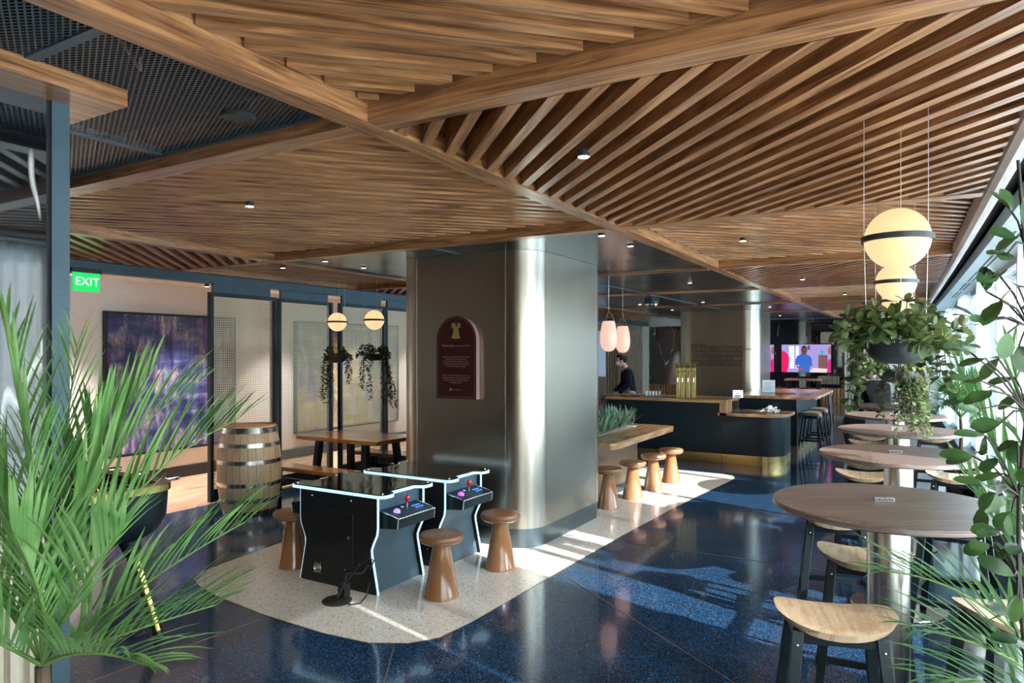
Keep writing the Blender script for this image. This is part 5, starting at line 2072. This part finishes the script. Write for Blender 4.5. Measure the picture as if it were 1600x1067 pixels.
def person(label, loc, rz, J, skin, hair, garments, headc, hs=1.0, mask=False):
    "J: joints in local metres, the person faces -Y"
    t = thing('person', label, 'person', loc, rz)
    E = [('pelvis', 'waist'), ('waist', 'chest'), ('chest', 'neck'), ('neck', 'headb'), ('chest', 'shl'), ('shl', 'ell'), ('ell', 'wrl'), ('wrl', 'hal'), ('chest', 'shr'), ('shr', 'elr'), ('elr', 'wrr'), ('wrr', 'har'),
         ('pelvis', 'hil'), ('hil', 'knl'), ('knl', 'anl'), ('anl', 'tol'), ('pelvis', 'hir'), ('hir', 'knr'), ('knr', 'anr'), ('anr', 'tor')]
    J = {k: (Vector(v[0]), v[1]) for k, v in J.items()}
    J2 = dict(J)
    E2 = list(E)
    for s in 'lr':
        h = J['ha' + s][0]
        wv = (h - J['wr' + s][0]).normalized()
        sdv = wv.cross(Vector((0, 1, 0.2))).normalized()
        for q in range(4):
            b_ = h + sdv * (q - 1.5) * 0.019 + wv * 0.015
            L = (0.06, 0.072, 0.068, 0.052)[q]
            bend = Vector((0, -0.02, -0.012))
            J2['f%s%da' % (s, q)] = (b_, 0.0085)
            J2['f%s%db' % (s, q)] = (b_ + wv * L * 0.55, 0.008)
            J2['f%s%dc' % (s, q)] = (b_ + wv * L + bend, 0.007)
            E2 += [('ha' + s, 'f%s%da' % (s, q)), ('f%s%da' % (s, q), 'f%s%db' % (s, q)), ('f%s%db' % (s, q), 'f%s%dc' % (s, q))]
        tb_ = h - wv * 0.03 - sdv * 0.03
        J2['t%sa' % s] = (tb_, 0.010)
        J2['t%sb' % s] = (tb_ + wv * 0.035 - sdv * 0.02 + Vector((0, -0.01, 0)), 0.009)
        E2 += [('wr' + s, 't%sa' % s), ('t%sa' % s, 't%sb' % s)]
    hc = Vector(headc)
    ex = [(hc, 0.10 * hs, 0.80, 0.98, 1.14), (hc + Vector((0, -0.02, -0.065)), 0.068 * hs, 0.85, 1.0, 0.9), (hc + Vector((0, -0.100, -0.018)), 0.016, 0.8, 1.2, 1.5),
          (hc + Vector((0.080, 0.005, -0.015)), 0.024, 0.4, 0.8, 1.2), (hc + Vector((-0.080, 0.005, -0.015)), 0.024, 0.4, 0.8, 1.2)]
    body = skinned('body', J2, E2, skin, t, ex, 0.008)
    m = MB()
    for sx in (-1, 1):
        m.ball(hc + Vector((sx * 0.033, -0.092, 0.005)), 0.010, 10, 6, 1, 0.6, 0.6)
    m.build('eyes', 'ink', body)
    MB().ball(hc + Vector((0, -0.094, -0.062)), 0.022, 10, 6, 1, 0.25, 0.25).build('mouth', 'maroonside', body)
    m = MB()
    m.ball(hc + Vector((0, 0.016, 0.026)), 0.107 * hs, 24, 16, 0.84, 0.98, 1.02)
    # keep the face clear of hair
    keep = []
    hm = m.build('hair', hair, t)
    bm = bmesh.new()
    bm.from_mesh(hm.data)
    dl = [f for f in bm.faces if (f.calc_center_median() - hc).y < -0.045 and (f.calc_center_median() - hc).z < 0.055 or (f.calc_center_median() - hc).z < -0.075]
    bmesh.ops.delete(bm, geom=dl, context='FACES')
    bm.to_mesh(hm.data)
    bm.free()
    sol = hm.modifiers.new('thick', 'SOLIDIFY')
    sol.thickness = 0.012
    if mask:
        MB().ball(hc + Vector((0, -0.058, -0.052)), 0.056, 18, 12, 1.05, 0.95, 0.85).build('face_mask', 'mask', t)
    for nm, keys, grow, mat in garments:
        Jg = {k: (J[k][0], J[k][1] + grow if not isinstance(J[k][1], tuple) else (J[k][1][0] + grow, J[k][1][1] + grow)) for k in keys}
        Eg = [e_ for e_ in E if e_[0] in Jg and e_[1] in Jg]
        skinned(nm, Jg, Eg, mat, t, None, 0.011)
    return t


# bartender: standing, leaning slightly, looking down
J = {'pelvis': ((0, 0.03, 0.93), (0.15, 0.11)), 'waist': ((0, 0.0, 1.08), (0.135, 0.10)), 'chest': ((0, -0.06, 1.32), (0.155, 0.115)), 'neck': ((0, -0.10, 1.47), 0.058), 'headb': ((0, -0.15, 1.55), 0.06),
     'shl': ((0.17, -0.06, 1.38), 0.062), 'ell': ((0.21, -0.08, 1.12), 0.046), 'wrl': ((0.16, -0.26, 0.98), 0.032), 'hal': ((0.15, -0.31, 0.95), 0.034),
     'shr': ((-0.17, -0.06, 1.38), 0.062), 'elr': ((-0.21, -0.08, 1.12), 0.046), 'wrr': ((-0.14, -0.28, 0.98), 0.032), 'har': ((-0.12, -0.33, 0.95), 0.034),
     'hil': ((0.09, 0.03, 0.88), 0.10), 'knl': ((0.10, 0.01, 0.48), 0.066), 'anl': ((0.10, 0.03, 0.09), 0.045), 'tol': ((0.11, -0.13, 0.04), 0.036),
     'hir': ((-0.09, 0.03, 0.88), 0.10), 'knr': ((-0.10, 0.01, 0.48), 0.066), 'anr': ((-0.10, 0.03, 0.09), 0.045), 'tor': ((-0.11, -0.13, 0.04), 0.036)}
G = [('shirt', ['pelvis', 'waist', 'chest', 'neck', 'shl', 'ell', 'wrl', 'shr', 'elr', 'wrr'], 0.022, 'shirt'), ('trousers', ['pelvis', 'hil', 'knl', 'anl', 'hir', 'knr', 'anr'], 0.030, 'jeans')]
p = WD(984, 600, 13.2)
t = person('person in a dark shirt and grey apron bending over behind the bar', (p.x, p.y, 0.0), -1.0, J, 'skin2', 'hair', G, (0, -0.17, 1.60), 1.0, True)
m = MB()
vs = []
for k in range(9):
    z = 0.50 + 0.60 * k / 8
    for i in range(9):
        a_ = -PI / 2 - 1.1 + 2.2 * i / 8
        vs.append((0.185 * math.cos(a_), 0.02 + (0.15 + 0.02 * (1 - k / 8)) * math.sin(a_), z))
m.add(vs, [(9 * k + i, 9 * k + i + 1, 9 * k + i + 10, 9 * k + i + 9) for k in range(8) for i in range(8)])
ap = m.build('apron', 'apron', t)
ap.modifiers.new('s', 'SOLIDIFY').thickness = 0.008
# seated guest on a bar stool
zs = 0.72
J = {'pelvis': ((0, 0.0, zs + 0.10), (0.15, 0.12)), 'waist': ((0, 0.02, zs + 0.26), (0.135, 0.105)), 'chest': ((0, -0.02, zs + 0.47), (0.16, 0.12)), 'neck': ((0, -0.04, zs + 0.63), 0.058), 'headb': ((0, -0.07, zs + 0.70), 0.06),
     'shl': ((0.18, -0.02, zs + 0.53), 0.064), 'ell': ((0.23, -0.06, zs + 0.27), 0.048), 'wrl': ((0.10, -0.27, zs + 0.22), 0.034), 'hal': ((0.06, -0.32, zs + 0.22), 0.035),
     'shr': ((-0.18, -0.02, zs + 0.53), 0.064), 'elr': ((-0.23, -0.08, zs + 0.28), 0.048), 'wrr': ((-0.16, -0.32, zs + 0.24), 0.034), 'har': ((-0.14, -0.38, zs + 0.24), 0.035),
     'hil': ((0.10, -0.04, zs + 0.09), 0.10), 'knl': ((0.13, -0.42, zs + 0.05), 0.068), 'anl': ((0.12, -0.36, zs - 0.38), 0.046), 'tol': ((0.13, -0.50, zs - 0.45), 0.036),
     'hir': ((-0.10, -0.04, zs + 0.09), 0.10), 'knr': ((-0.13, -0.42, zs + 0.05), 0.068), 'anr': ((-0.12, -0.36, zs - 0.38), 0.046), 'tor': ((-0.13, -0.50, zs - 0.45), 0.036)}
G = [('shirt', ['pelvis', 'waist', 'chest', 'neck', 'shl', 'ell', 'shr', 'elr'], 0.022, 'blackshirt'), ('trousers', ['pelvis', 'hil', 'knl', 'anl', 'hir', 'knr', 'anr'], 0.030, 'jeans')]
gx, gy = -0.56, 11.05
person('person in a black shirt sitting at the round high tables, facing the bar', (gx, gy, 0), -2.5, J, 'skin', 'hair2', G, (0, -0.09, zs + 0.76))
dup(st0, (gx, gy, 0), PI / 2, 'oak saddle stool under the seated person in black')
